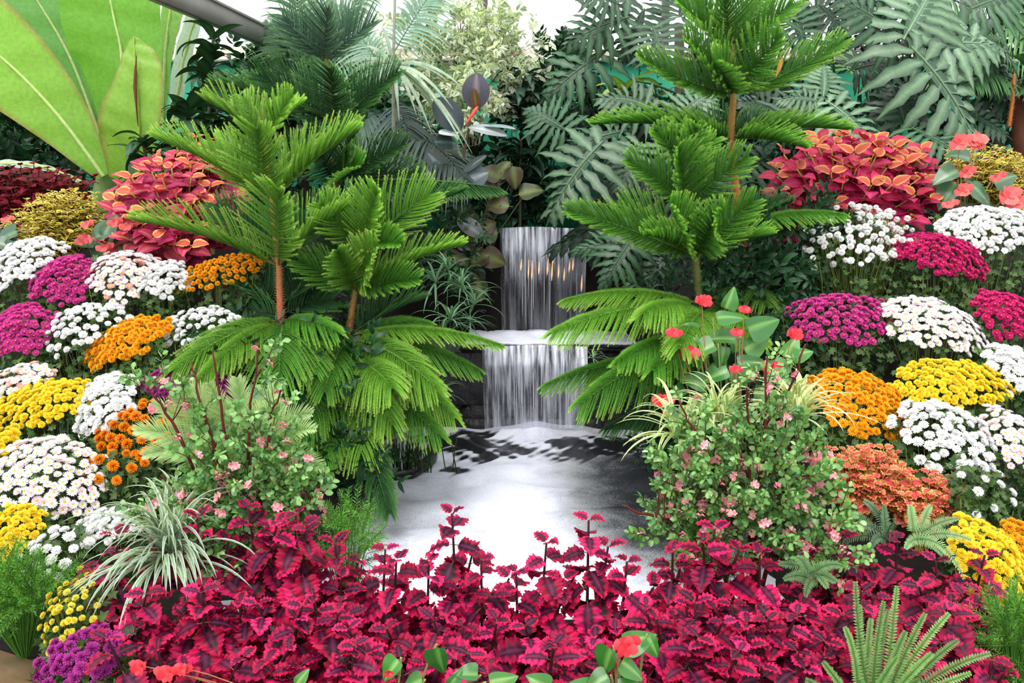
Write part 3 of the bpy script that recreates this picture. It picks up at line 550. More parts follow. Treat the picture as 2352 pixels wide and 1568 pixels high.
def mum(label, kinds, px, py, rx, ry, ang=0, fs=.043, dense=.58, bulge=.42, Y=None, leaves=330, low=.3, nmax=295, airy=0, fol=1.0, tilt=38):
    c, a, b, ex, ey, en = dome(px, py, rx, ry, ang, Y, tilt); h = bulge*min(a, b)
    gz = ground(c[0], c[1]); base = V3(c[0], c[1], min(gz, c[2]-.12))
    root = thing('chrysanthemum', label, 'flower', base, 'chrysanthemums on the banks')
    kinds = kinds if isinstance(kinds, list) else [kinds]
    pts = poisson(a, b, fs*dense, nmax)
    sg = G(); sc = C('6a7a3c')
    for u, v in pts:
        r2 = u*u+v*v; p = c+ex*a*u+ey*b*v+en*h*(1-r2)+np.random.uniform(-.008, .008, 3)+en*random.uniform(-airy, airy)*.5
        nrm = nz(en+ex*u*.8+ey*v*.55+UP*.25+np.random.uniform(-.22, .22, 3))
        k = kinds[0] if len(kinds) == 1 or random.random() < .72 else random.choice(kinds[1:])
        d = nz(np.cross(nrm, V3(random.random(), random.random(), random.random())))
        s = fs*random.uniform(.82, 1.15)
        fm = random.choice(flower_meshes(k)); fo = link('flower', fm[0], root, frame(p, d, nrm, s))
        if fm[1]: sub('flower_centre', fm[1], fo, 1)
        if airy or random.random() < .22:
            e = base+(p-base)*V3(.5, .6, 0)+UP*random.uniform(0, .06); tube(bez(p-nrm*.01, lerp(p, e, .4)-nrm*.04, e, 5), .0022, 4, sc*random.uniform(.7, 1.2), sg, False)
    for k in range(10):
        u = random.uniform(-.9, .9); p = c+ex*a*u-ey*b*random.uniform(.1, .8); e = V3(lerp(base[0], p[0], .8), p[1]+.05, base[2]); tube(bez(p, lerp(p, e, .5)-V3(0, .03, 0), e, 5), .0026, 4, sc, sg, False)
    link('stems', sg.mesh('stems', M_BARK), root, kind='stuff')
    g = G(); n = int(leaves*fol); hmax = max(.12, min(low, c[2]-base[2]+.12))
    for i in range(n):
        if i % 4 == 0:                              # among the flowers, just below them
            u, v = random.uniform(-1, 1), random.uniform(-1, 1); r2 = min(1, u*u+v*v); p = c+ex*a*u*.9+ey*b*v*.9+en*(h*(1-r2)-random.uniform(.02, .05)); o = nz(en+ex*u+np.random.uniform(-.5, .5, 3))
        else:                                       # the leafy flank
            th = random.uniform(math.pi*.95, math.pi*2.05); rr = random.uniform(.72, 1.02); u, v = math.cos(th)*rr, math.sin(th)*rr; dz = random.random()**.9*hmax
            p = c+ex*a*u*(1-.25*dz/hmax)+ey*b*v*(.95)+V3(0, 0, -dz)-V3(0, dz*.12, 0)*(-v); o = nz(ex*u*.8+V3(0, v*1.0, 0)+UP*.45+np.random.uniform(-.5, .5, 3))
        d = nz(o*.4+np.random.uniform(-.8, .8, 3)-UP*.15)
        g.put(random.choice(LOBEA), frame(p, d, o, random.uniform(.032, .055)), random.uniform(.65, 1.25))
    link('foliage', g.mesh('foliage', M_LEAF), root, kind='stuff')
    return root
def build_mums():
    m = mum
    # left bank, top row
    m('white mum at the left end of the top row under the yellow coleus', 'white', 48, 605, 88, 52, 18)
    m('magenta mum in the top left row between white and pink daisies', 'magenta', 145, 640, 78, 52, 8)
    m('pale pink daisy mum beside the magenta one in the top left row', ['pinkwhite', 'pink', 'salmon'], 292, 632, 88, 50, -12)
    m('white mum beside the golden one in the top left row', 'white', 378, 640, 55, 40, -5, leaves=300)
    m('golden mum with a bushy dark green flank below the left pine', 'gold', 500, 628, 108, 34, 14, fs=.034, leaves=520, low=.36, dense=.75)
    # second row
    m('magenta mum at the left edge of the second row', 'magenta', 45, 757, 80, 60, 6)
    m('white flat headed mum with an open leafy flank in the second left row', 'white', 188, 750, 98, 52, 8, dense=.85, leaves=460, low=.36)
    m('golden mum hanging slantwise between two white ones on the left', 'gold', 288, 785, 100, 46, 24, fs=.042)
    m('white mum next to the lowest boughs of the left pine', 'white', 452, 750, 102, 42, 12, dense=.8, leaves=460)
    # third row
    m('pink and white daisy mum at the left edge above the yellow one', ['pinkwhite', 'pink', 'salmon'], 38, 880, 80, 42, 12)
    m('broad yellow mum in the third left row', 'yellow', 108, 925, 116, 56, 4, fs=.036, leaves=460, low=.3)
    m('shaggy white mum between the yellow and the purple mums on the left', 'white', 242, 922, 84, 62, 16, fs=.052)
    m('deep purple mum half hidden behind the left pink flowered shrub', 'purple', 445, 892, 110, 48, -8, fs=.04)
    # fourth row
    m('orange pompon mum with bare leafy middle beside the left shrub', 'orange', 318, 985, 110, 62, 18, fs=.05, dense=.95, leaves=420)
    m('small yellow mum cut by the left edge in the fourth row', 'yellow', 2, 1022, 30, 42, 0, leaves=160)
    m('large white and pink daisy mum on the lower left bank', ['pinkwhite', 'pink'], 112, 1095, 135, 92, -18, fs=.044, leaves=420)
    m('orange pompon mum low beside the large pale daisies', 'orange', 262, 1070, 70, 36, 0, fs=.048, dense=1.0, leaves=320)
    m('yellow mum at the left edge below the pale daisies', 'yellow', 30, 1215, 72, 58, 0, fs=.034, leaves=420, low=.22)
    # fifth row
    m('white mum behind the striped grass on the left', 'white', 250, 1205, 95, 36, 8, leaves=200)
    m('sparse white mum trailing left of the striped grass', 'white', 118, 1275, 80, 62, 12, fs=.045, dense=.95, leaves=320, low=.2)
    m('lemon yellow spray mum at the corner of the left path', 'lemon', 165, 1405, 78, 92, 22, fs=.024, dense=.95, leaves=300, low=.15, airy=.05)
    m('purple pompon mum at the lower left corner beside the path', 'purple', 185, 1518, 115, 72, 12, fs=.042, dense=.7, Y=2.32, leaves=240, low=.15)
    # right bank
    m('tall airy white mum on thin stems left of the magenta one at upper right', 'whitebutton', 1970, 545, 128, 60, 4, fs=.04, dense=.78, airy=.12, leaves=620, low=.5)
    m('magenta mum between two white ones in the top right row', 'cerise', 2158, 585, 100, 46, -4, leaves=430)
    m('white mum at the right end of the top row', 'white', 2270, 522, 118, 44, 4, leaves=520, low=.5)
    m('magenta mum in the second right row below the airy white one', 'magenta', 1932, 728, 134, 50, 4, dense=.7, leaves=480)
    m('pink tinged white daisy mum in the second right row', ['pinkwhite', 'pinkwhite', 'pink'], 2150, 745, 122, 60, -14, fs=.048, leaves=360)
    m('magenta mum at the right edge of the second row', 'cerise', 2318, 722, 92, 50, -14, leaves=360)
    m('white mum at the right edge above the yellow one', 'white', 2330, 850, 66, 58, -8, fs=.055)
    m('golden yellow mum beside the right pink flowered shrub', 'gold', 1968, 925, 118, 76, -8, fs=.046, dense=.6, leaves=420)
    m('broad lemon yellow mum right of the golden one', 'yellow', 2182, 882, 126, 58, 2, fs=.038, leaves=400)
    m('white flat headed mum below the lemon yellow one', 'white', 2168, 1000, 120, 78, -4, fs=.05, dense=.72, leaves=460, low=.4)
    m('pink and white daisy mum at the right edge of the third row', ['pinkwhite', 'pink'], 2325, 1005, 58, 74, 0, leaves=280, low=.4)
    m('sparse white mum with leafy stems above the lower yellow one', 'white', 2265, 1130, 90, 70, -30, fs=.042, dense=1.7, leaves=520, low=.35)
    m('bright yellow mum on the lower right bank', 'yellow', 2268, 1285, 112, 90, -24, fs=.038, leaves=360, low=.2)
    m('small orange mum at the right edge above the bright yellow one', 'gold', 2335, 1232, 38, 34, 0, fs=.044, leaves=160)

# ------------------------------------------------------------------ coleus
def cf(inner, edge, vein, k0=.35, k1=.8):
    a, b, v = C(inner), C(edge), C(vein)
    def f(t, s):
        s = abs(s); e = max(s, 2*abs(t-.5)**1.4*1.0 if t > .5 else 0); q = min(1, max(0, (e-k0)/(k1-k0))); c = lerp(a, b, q)
        return lerp(v, c, min(1, s*5+.25)) if s < .2 else c
    return f
def crim(i):
    a, b, v = C(('22081e', '2a0b24', '3c0b22', '270a26', '360a24')[i]), C(('b00c40', 'ca144e', 'a40a3a', '9c0c40', 'd62062')[i]), C('7a2850'); ph = random.uniform(0, 6)
    def f(t, s):
        q = abs(s)*.95+.22*math.sin(t*31+ph)*abs(s)+(.45*max(0, t-.62)/.38)+(-.12 if i == 0 else 0.06); q = min(1, max(0, (q-.3)/.35)); c = lerp(a, b, q*q*(3-2*q))
        return lerp(v, c, .35) if abs(s) < .06 and t < .8 else c
    return f
def coleus_set(kind):
    out = []
    for i in range(5):
        j = random.uniform
        if kind == 'crimson': g = gleaf(1, .76, 'ovate', 44, 4, j(.0, .25), j(.8, 1.6), .06, j(18, 30), 10, .12, crim(i), .14, j(-.6, .6), pcol=C('8a6a48'))
        elif kind == 'pink': g = gleaf(1, .66, 'ovate', 14, 2, j(.1, .3), j(.3, .9), .02, 20, 7, .05, cf(*[('b82c5c', 'c84468', 'd87a68'), ('a82458', 'bc3064', 'c85078'), ('cc5048', 'ecd068', 'd87850'), ('c03c60', 'dc8070', 'd06868'), ('b42854', 'cc5068', 'd88478')][i], .5, .98), .1, j(-.3, .3), pcol=C('c8b050'))
        elif kind == 'red': g = gleaf(1, .66, 'ovate', 14, 2, j(.1, .3), j(.3, 1), .02, 20, 7, .05, cf(*[('b42450', 'c43054', 'd05068'), ('a01a48', 'bc2858', 'c84068'), ('a42c3c', 'cca448', 'b85040'), ('ac2054', 'b42a5c', 'cc4878'), ('981a44', 'b83048', 'b04048')][i], .4, .97), .1, j(-.3, .3), pcol=C('a8a040'))
        elif kind == 'darkred': g = gleaf(1, .66, 'ovate', 12, 2, j(.1, .3), j(.2, .8), .02, 20, 6, .06, cf('4a0e1a', '8a1c2c', '6a1420'), .1, pcol=C('5a1a20'))
        elif kind == 'lime': g = gleaf(1, .66, 'ovate', 12, 3, j(.1, .3), j(.2, .9), .02, 20, 6, .05, cf(['5a1218', '4a1814', '6a2a1c', '641a18', 'a89a34'][i], 'dcd65c', '6a3020', .42, .64), .1, pcol=C('b0b040'))
        else: g = gleaf(1, .8, 'ovate', 36, 3, j(.0, .3), j(.3, 1), .07, 26, 9, .24, cf(['c8343c', 'd44a48', 'b82440', 'd8605a', 'b01c44'][i], ['d8d068', 'e0d878', 'd8a04a', 'bcc858', 'e0b860'][i], 'd86058', .55, .92), .1, pcol=C('b8a840'))
        me = g.mesh('leaf_'+kind, M_COLEUS); CSG[me.name] = g.arr(); out.append(me)
    return out
CS = {}; CSG = {}
def coleus(label, kind, base, tips, size, nodes=5, spacing=.05, group=None, stemcol='3a1420', elev=(.7, -.35), flat=0.3, name='coleus', topsmall=.45, bendk=.25):
    if kind not in CS: CS[kind] = coleus_set(kind)
    ms = CS[kind]; root = thing(name, label, 'plant', base, group); put = []
    for tip in tips:
        tip = np.asarray(tip, float); b = np.asarray(base, float)+np.random.uniform(-.03, .03, 3)*V3(1, 1, 0); L = np.linalg.norm(tip-b)
        ctrl = lerp(b, tip, .5)*V3(.5+0, .5, 1)+b*V3(.5, .5, 0); q = bez(b, ctrl, tip, 12)
        link('stem', tube(q, np.linspace(.0055, .0028, 12)*min(1.3, size/.09), 6, C(stemcol)).mesh('stem', M_BARK), root)
        tz = nz(q[-1]-q[-3]); ph = random.uniform(0, 6.28)
        for k in range(nodes+1):
            f = 1-k*spacing/L*.95
            if f < .08: break
            fi = f*11; i = min(10, int(fi)); p = lerp(q[i], q[i+1], fi-i); ph += math.pi/2+random.uniform(-.3, .3)
            sz = size*min(1, topsmall+.22*k)*random.uniform(.8, 1.12); el = lerp(elev[0], elev[1], min(1, k/3.))+random.uniform(-.25, .25)
            for sgn in (0, math.pi):
                a = ph+sgn+random.uniform(-.2, .2); h = V3(math.cos(a), math.sin(a), 0)
                d = nz(h*math.cos(el)+UP*math.sin(el)+tz*.15); nr = nz(UP+TOCAM*flat+np.random.uniform(-.25, .25, 3))
                pick = ms if kind not in ('pink', 'red') else ([ms[2], ms[4], ms[2]] if k == 0 else [ms[0], ms[1], ms[3], ms[1]])
                put.append((k*.06+p[1]-p[2]*.3, random.choice(pick), frame(p, d, nr, sz)))
    put.sort(key=lambda x: x[0])
    for _, me, M in put[:295]: link('leaf', me, root, M)
    if len(put) > 295:
        g = G()
        for _, me, M in put[295:]: g.put(CSG[me.name], M)
        link('leaf_mass', g.mesh('leaf_mass', M_COLEUS), root, kind='stuff')
    return root
def coleus_dome(label, kind, px, py, rx, ry, Y, size, n, nodes=5, spacing=.045, group=None, ang=0, stemcol='a89a48', name='coleus', tilt=42, bulge=.5, flat=.5):
    c, a, b, ex, ey, en = dome(px, py, rx, ry, ang, Y, tilt); h = bulge*min(a, b); pts = poisson(a, b, math.sqrt(math.pi*a*b/n)*.75, n); base = V3(c[0], c[1]+b*.3, max(ground(c[0], c[1]), c[2]-.6))
    base[2] = min(base[2], c[2]-.12)
    tips = [c+ex*a*u+ey*b*v+en*h*(1-u*u-v*v)+np.random.uniform(-.02, .02, 3) for u, v in pts]
    return coleus(label, kind, base, tips, size, nodes, spacing, group, stemcol, (.45, -.35), flat, name, .6)
def build_coleus():
    GRP = 'crimson coleus across the front bed'
    rows = [  # px, top py, depth, stems, label
        (268, 1232, 2.75, 2, 'crimson coleus at the left end of the front bed standing before the striped grass'),
        (455, 1190, 2.7, 3, 'crimson coleus rising in front of the left pink flowered shrub'),
        (570, 1168, 2.75, 3, 'tall crimson coleus whose top overlaps the left shrub'),
        (680, 1180, 2.7, 3, 'crimson coleus with dark eye below the right side of the left shrub'),
        (770, 1250, 2.7, 3, 'crimson coleus beside the feathery green fern at the left pool edge'),
        (885, 1262, 2.72, 3, 'crimson coleus at the left of the foam pool with a bare dark stem'),
        (1038, 1180, 2.72, 2, 'crimson coleus with the tallest bare stem against the white foam'),
        (985, 1290, 2.68, 2, 'low crimson coleus just left of the tallest one before the foam'),
        (1105, 1285, 2.66, 2, 'crimson coleus just right of the tallest one before the foam'),
        (1185, 1315, 2.66, 3, 'low crimson coleus filling the dip in the middle before the foam'),
        (1255, 1248, 2.7, 3, 'crimson coleus with broad drooping leaves in the middle before the foam'),
        (1352, 1195, 2.7, 2, 'crimson coleus with a star shaped top against the foam'),
        (1440, 1290, 2.68, 2, 'crimson coleus right of the star topped one'),
        (1545, 1265, 2.68, 3, 'crimson coleus where the foam pool meets the right shrub'),
        (1642, 1215, 2.72, 3, 'crimson coleus with upswept leaf below the right pink flowered shrub'),
        (1745, 1275, 2.68, 3, 'crimson coleus in front of the foot of the right shrub'),
        (1845, 1340, 2.66, 3, 'crimson coleus beside the small right hand fern'),
        (1935, 1235, 2.85, 3, 'crimson coleus left of the ferns on the right'),
        (2060, 1240, 2.9, 3, 'crimson coleus under the grey green ferns before the yellow mum'),
        (2150, 1290, 2.8, 3, 'crimson coleus beside the bright yellow mum'),
        (2262, 1275, 2.8, 3, 'crimson coleus at the right end of the front bed'),
        (2240, 1390, 2.6, 3, 'crimson coleus near the grassy patch at the lower right')]
    for px, py, Y, ns, lab in rows:
        tips = [P(px, py, Y)]+[P(px+random.uniform(-75, 75), py+random.uniform(25, 95), Y+random.uniform(-.12, .1)) for _ in range(ns-1)]
        b = P(px, py, Y); coleus(lab, 'crimson', (b[0], b[1]+.02, 0), tips, .128, 5, .058, GRP, elev=(.6, -.6))
    OR = ['first', 'second', 'third', 'fourth', 'fifth', 'sixth', 'seventh', 'eighth', 'ninth']
    segs = [((230, 700), 'middle row crimson coleus left of the foam pool'), ((700, 1200), 'low coleus before the left half of the foam pool'), ((1200, 1640), 'low coleus before the right half of the foam pool'), ((1640, 2290), 'middle row crimson coleus right of the foam pool')]
    for (a, b_), lab in segs:
        for kk, px in enumerate(np.arange(a+45, b_, 92)):
            c = 1 if 900 < px < 1500 else 0; py = random.uniform(1345, 1385)+c*45; Y = random.uniform(2.45, 2.55)
            tips = [P(px+random.uniform(-70, 70), py+random.uniform(0, 80), Y+random.uniform(-.1, .1)) for _ in range(3 if not c else 2)]; b = P(px, py, Y); coleus(OR[kk]+' from the left, '+lab, 'crimson', (b[0], b[1], 0), tips, .128, 5, .055, GRP, elev=(.5, -.6))
    for (a, b_), lab in (((250, 800), 'frontmost row crimson coleus left of the glossy begonia leaves'), ((800, 1500), 'frontmost row crimson coleus among the glossy begonia leaves'), ((1500, 2300), 'frontmost row crimson coleus around the sword fern')):
        for kk, px in enumerate(np.arange(a+45, b_, 100)):
            py = random.uniform(1450, 1500); Y = random.uniform(2.25, 2.35)
            tips = [P(px+random.uniform(-70, 70), py+random.uniform(0, 80), Y+random.uniform(-.08, .08)) for _ in range(3)]; b = P(px, py, Y); coleus(OR[kk]+' from the left, '+lab, 'crimson', (b[0], b[1], 0), tips, .13, 4, .055, GRP, elev=(.5, -.6))
    D = coleus_dome
    D('pink and yellow coleus mound at the left behind the top row of mums', 'pink', 395, 470, 145, 108, 5.15, .15, 44, 4, .05, flat=.9)
    D('small yellow pink coleus top under the dark leaves beside the left pine', 'pink', 462, 362, 75, 38, 5.4, .12, 14, 4, flat=.9)
    D('dark red coleus patch at the far left under the banana leaves', 'darkred', 60, 430, 150, 45, 5.6, .1, 44, stemcol='5a1a20')
    D('lime coleus with maroon centres at the left above the white mum', 'lime', 135, 510, 118, 66, 5.2, .062, 110, 4, .035)
    D('crimson red coleus mound at the upper right behind the white mums', 'red', 1955, 425, 190, 110, 5.5, .17, 52, 5, .055, flat=.9)
    D('crimson coleus crest on the right edge of the upper right mound', 'red', 2080, 390, 90, 65, 5.6, .16, 16, 4, .055, flat=.9)
    D('lime coleus with maroon centres at the far upper right', 'lime', 2280, 400, 105, 60, 5.55, .064, 100, 4, .035)
    D('orange frilled coleus patch between the right shrub and the white mum', 'orange', 1985, 1075, 105, 60, 3.5, .06, 46, 3, .03)
    D('orange red frilled coleus clump below the white mum on the right', 'orange', 2130, 1140, 85, 55, 3.4, .06, 26, 3, .03)


# ------------------------------------------------------------------ big leaved plants behind
def wide_leaf(mid, wl, wr, n=V3(0, -1, .25), col=C('7fb040'), rib=C('c8d890'), fold=.12, ns=30, brown=None, ribr=.014):
    pts = np.array([P(*p) for p in mid]); k = len(mid); tt = np.linspace(0, 1, k); t = np.linspace(0, 1, ns+1)
    # smooth midrib (Catmull-Rom through the given points)
    def cr(u):
        x = u*(k-1); i = min(k-2, int(x)); f = x-i; a, b, c, d = pts[max(i-1, 0)], pts[i], pts[i+1], pts[min(i+2, k-1)]
        return .5*((2*b)+(c-a)*f+(2*a-5*b+4*c-d)*f*f+(3*b-a-3*c+d)*f**3)
    q = np.array([cr(u) for u in t]); T = np.gradient(q, axis=0); T /= np.linalg.norm(T, axis=1)[:, None]
    def ip(w):
        x = np.interp(t, tt, w); x2 = x.copy()
        for _ in range(3): x2[1:-1] = (x2[:-2]+2*x2[1:-1]+x2[2:])/4
        return x2
    m = np.interp(t, tt, [p[2] for p in mid])/F; WL = ip(wl)*m; WR = ip(wr)*m
    S_ = np.linspace(-1, 1, 13); V = []; U = []; cc = []
    for i in range(ns+1):
        sd = nz(np.cross(T[i], n)); nn = np.cross(sd, T[i])
        for s in S_:
            w = (WL if s < 0 else WR)[i]
            V.append(q[i]+sd*s*w+nn*(abs(s)*w*fold-.35*fold*w*s*s)+nn*.006*math.sin(i*1.3+s*3)); U.append((t[i], s)); c = col*lerp(1.0, 1.0, abs(s))
            if brown and abs(s) > .96: c = lerp(col, C(brown), .8)
            cc.append(c)
    Q = [(i*13+j, i*13+j+1, (i+1)*13+j+1, (i+1)*13+j) for i in range(ns) for j in range(12)]
    g = G(); g.add(V, None, Q, np.array(cc), U)
    r = G(); tube(q+n*ribr*.25, np.linspace(ribr, ribr*.3, ns+1), 8, rib, r)
    return g, r
def build_banana():
    root = thing('banana_plant', 'huge pale green banana plant with paddle leaves at the upper left', 'plant', P(245, 430, 6.35)*V3(1, 1, 0)+UP*1.3)
    L = [([(238, 405, 6.2), (150, 285, 6.1), (60, 185, 6.0), (-40, 95, 5.9), (-180, -20, 5.8), (-300, -120, 5.7)], [12, 62, 92, 104, 100, 60], [12, 62, 84, 100, 100, 60], '86b844', V3(.1, -1, .35)),
         ([(244, 400, 6.45), (262, 270, 6.45), (280, 140, 6.4), (262, 40, 6.35), (246, -40, 6.3), (225, -160, 6.2)], [12, 34, 112, 112, 110, 70], [12, 70, 90, 106, 118, 70], '6fa83a', V3(0, -1, .1)),
         ([(236, 330, 6.65), (160, 130, 6.7), (66, -30, 6.7), (0, -140, 6.7)], [10, 60, 100, 60], [8, 40, 95, 70], '5c9440', V3(.35, -1, .1)),
         ([(292, 425, 5.95), (318, 330, 5.85), (318, 250, 5.8), (312, 170, 5.8), (309, 120, 5.82), (308, 84, 5.84)], [44, 92, 84, 40, 24, 2], [38, 38, 52, 62, 48, 2], '8cba46', V3(.05, -1, .1)),
         ([(372, 300, 6.7), (380, 130, 6.7), (392, 20, 6.65), (400, -60, 6.6)], [6, 14, 22, 22], [6, 18, 36, 40], '8fb868', V3(-.2, -1, .1)),
         ([(392, 330, 6.9), (420, 150, 6.9), (452, 30, 6.85), (470, -40, 6.8)], [12, 26, 24, 12], [8, 20, 22, 12], 'b4c8b8', V3(-.3, -1, .1)),
         ([(190, 420, 6.0), (100, 385, 5.9), (0, 376, 5.8), (-110, 392, 5.7)], [6, 14, 18, 18], [5, 12, 16, 16], 'b8ccbc', V3(0, -.7, 1))]
    for i, (mid, wl, wr, c, n) in enumerate(L):
        g, r = wide_leaf(mid, wl, wr, nz(n), C(c), C('c4d48c') if i != 3 else C('9ab848'), brown='9a7a4a' if i in (0, 3) else None)
        o = link('leaf', g.mesh('leaf', M_ENSETE), root); r2 = link('midrib', r.mesh('midrib', M_LEAF), o)
        r2.matrix_basis = Matrix.Identity(4)
        if i == 3:
            g = G(); a = [P(p[0], p[1], p[2]-.02) for p in ((314, 128, 5.8), (311, 160, 5.79), (310, 200, 5.78), (313, 240, 5.78), (317, 290, 5.82))]
            tube(a, [.002, .008, .012, .007, .002], 6, C('5a3414'), g); e = link('brown_streak', g.mesh('brown_streak', M_BARK), o, label='brown torn streak along the rib'); e.matrix_basis = Matrix.Identity(4)
    g = G(); tube([P(225, 560, 6.4), P(240, 470, 6.35), P(244, 395, 6.3)], [.12, .1, .06], 12, C('8aa860'), g); link('stalk', g.mesh('stalk', M_LEAF), root)

def phil_leaf(nl=8, droop=.5, col=C('3f6b4c'), vein=C('6c9a70'), wav=.03):
    g = G(); cm = lambda t, s: lerp(vein, col, min(1, abs(s)*6))
    g.put(gleaf(1, .15, 'lance', 12, 2, .1, droop, 0, col=cm), np.eye(4))
    for i in range(nl):
        f = (i+.3)/nl; y = .02+.82*f; th = -droop*y
        yy, zz = (math.sin(droop*y)/droop, -(1-math.cos(droop*y))/droop) if droop else (y, 0)
        ln = (.34+.3*math.sin(math.pi*min(1, f*1.1+.18)))*(1-.45*f**3)*random.uniform(.9, 1.08); an = R(lerp(128, 28, f**.75))
        for sg in (-1, 1):
            lf = gleaf(ln, .125*lerp(1, .8, f), 'lance', 24, 1, .12, random.uniform(.5, 1.3), wav, 16, 0, 0, cm, 0, random.uniform(-.4, .4), saw=random.uniform(3.2, 4.2))
            a = an+random.uniform(-.08, .08); d = V3(sg*math.sin(a), math.cos(a)*math.cos(th), math.cos(a)*math.sin(th)+.12); g.put(lf, frame((0, yy, zz), d, (0, 0, 1)), random.uniform(.88, 1.12))
    tube([(0, math.sin(droop*t)/droop if droop else t, -(1-math.cos(droop*t))/droop+.006 if droop else .006) for t in np.linspace(0, .95, 10)], np.linspace(.012, .003, 10), 5, vein, g)
    return g
PHM = {}
def build_philodendrons():
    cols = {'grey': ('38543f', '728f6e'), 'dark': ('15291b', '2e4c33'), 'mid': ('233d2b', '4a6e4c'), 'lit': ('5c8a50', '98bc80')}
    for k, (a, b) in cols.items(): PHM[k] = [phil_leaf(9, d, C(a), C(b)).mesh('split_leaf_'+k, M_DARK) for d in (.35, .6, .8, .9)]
    def plant(label, crown, leaves):
        c = P(*crown); base = V3(c[0], c[1], ground(c[0], c[1])); root = thing('philodendron', label, 'plant', base, 'split leaf philodendrons')
        for k, bx, by, bY, tx, ty, tY, w, fc in leaves:
            b, t = P(bx, by, bY), P(tx, ty, tY); L = np.linalg.norm(t-b); n = nz(TOCAM*fc+UP*(1.1-fc)+np.random.uniform(-.12, .12, 3)); M = frame(b, t-b, n); wd = w*bY/F/1.05
            M[:3, 0] *= wd; M[:3, 1] *= L*1.08; M[:3, 2] *= L
            lo = link('leaf', random.choice(PHM[k]), root, M)
            sub('petiole', tube(bez(b, lerp(b, c, .45)+V3(0, .12, .12), c+np.random.uniform(-.08, .08, 3), 10), np.linspace(.007, .012, 10), 6, C('3a5a3a')).mesh('petiole', M_LEAF), lo)
        g = G(); tube([base-UP*.05, lerp(base, c, .5)+V3(.03, 0, 0), c], [.05, .045, .04], 9, C('4a4436'), g); link('trunk', g.mesh('trunk', M_BARK), root)
    plant('split leaf philodendron with a big grey green leaf over the right of the upper fall', (1480, 420, 6.9), [
        ('grey', 1385, 325, 6.2, 1225, 478, 6.0, 230, .62), ('grey', 1470, 330, 6.3, 1420, 435, 6.1, 130, .6), ('mid', 1300, 300, 6.5, 1205, 235, 6.5, 150, .7), ('dark', 1480, 470, 6.4, 1250, 560, 6.2, 150, .5),
        ('mid', 1440, 300, 6.5, 1290, 320, 6.3, 170, .6), ('grey', 1500, 250, 6.6, 1380, 190, 6.5, 180, .6), ('dark', 1420, 400, 6.6, 1330, 520, 6.4, 170, .6), ('dark', 1500, 380, 6.7, 1430, 520, 6.4, 190, .55), ('grey', 1560, 270, 6.5, 1640, 200, 6.5, 170, .6), ('mid', 1560, 330, 6.6, 1640, 400, 6.3, 190, .55), ('dark', 1540, 420, 6.7, 1660, 480, 6.5, 190, .55), ('dark', 1450, 220, 7.0, 1560, 300, 6.9, 180, .6)])
    plant('split leaf philodendron hanging beside the upper waterfall under the right pines', (1540, 545, 6.6), [
        ('mid', 1465, 530, 5.9, 1375, 655, 5.7, 150, .7), ('mid', 1450, 560, 6.0, 1310, 560, 5.9, 110, .6), ('dark', 1560, 560, 6.2, 1470, 640, 6.0, 140, .5), ('dark', 1600, 540, 6.4, 1700, 620, 6.2, 170, .5), ('dark', 1620, 470, 6.6, 1760, 500, 6.4, 170, .5), ('dark', 1680, 560, 6.5, 1800, 640, 6.2, 170, .5)])
    plant('tall philodendron with leaves hanging against the white glazing at the top', (1560, 60, 7.4), [
        ('mid', 1445, 40, 6.9, 1290, 70, 6.7, 190, .75), ('mid', 1400, 110, 6.9, 1235, 215, 6.7, 170, .7), ('mid', 1500, 60, 6.8, 1530, 160, 6.6, 170, .75), ('mid', 1420, 10, 6.9, 1330, -50, 6.8, 170, .7), ('dark', 1480, 20, 7.0, 1440, 130, 6.8, 150, .75), ('mid', 1560, 40, 7.0, 1600, -40, 7.0, 170, .7), ('mid', 1820, 30, 7.0, 1860, 120, 6.9, 150, .8), ('mid', 1780, 20, 7.0, 1700, 90, 6.9, 160, .8), ('dark', 1880, 10, 7.1, 1950, 70, 7.0, 150, .8)])
    plant('largest philodendron at the upper right with long drooping lobed leaves', (2120, 330, 7.0), [
        ('grey', 2092, 108, 6.2, 2318, 330, 5.9, 290, .68), ('grey', 2075, 92, 6.3, 2180, -90, 6.4, 270, .75), ('mid', 2070, 90, 6.4, 1945, -30, 6.4, 220, .75), ('grey', 2110, 110, 6.3, 2350, 60, 6.2, 230, .7), ('mid', 2200, 60, 6.6, 2380, 190, 6.4, 240, .7), ('mid', 2230, 20, 6.7, 2370, -40, 6.6, 220, .7),
        ('mid', 2090, 292, 6.1, 2235, 350, 5.8, 170, .6), ('dark', 2080, 300, 6.2, 2060, 170, 6.3, 160, .7), ('dark', 2200, 250, 6.6, 2330, 300, 6.4, 190, .6), ('dark', 2100, 200, 6.7, 2000, 260, 6.6, 190, .6), ('dark', 2250, 150, 6.8, 2370, 250, 6.6, 200, .6)])
    plant('philodendron with spread lobed leaves above the upper right crimson coleus', (1900, 330, 6.7), [
        ('grey', 1896, 232, 6.1, 2052, 318, 5.8, 200, .62), ('grey', 1890, 228, 6.2, 1905, 130, 6.3, 170, .72), ('grey', 1885, 235, 6.1, 1790, 200, 6.1, 130, .6), ('mid', 1890, 260, 6.2, 1930, 360, 5.9, 170, .5), ('mid', 1850, 250, 6.4, 1750, 290, 6.2, 170, .55), ('dark', 1800, 260, 6.6, 1700, 200, 6.6, 170, .6), ('dark', 1960, 160, 6.8, 2060, 130, 6.8, 160, .65), ('dark', 1760, 360, 6.5, 1650, 420, 6.3, 180, .55), ('lit', 1945, 160, 7.2, 1965, 105, 7.2, 80, .8)])

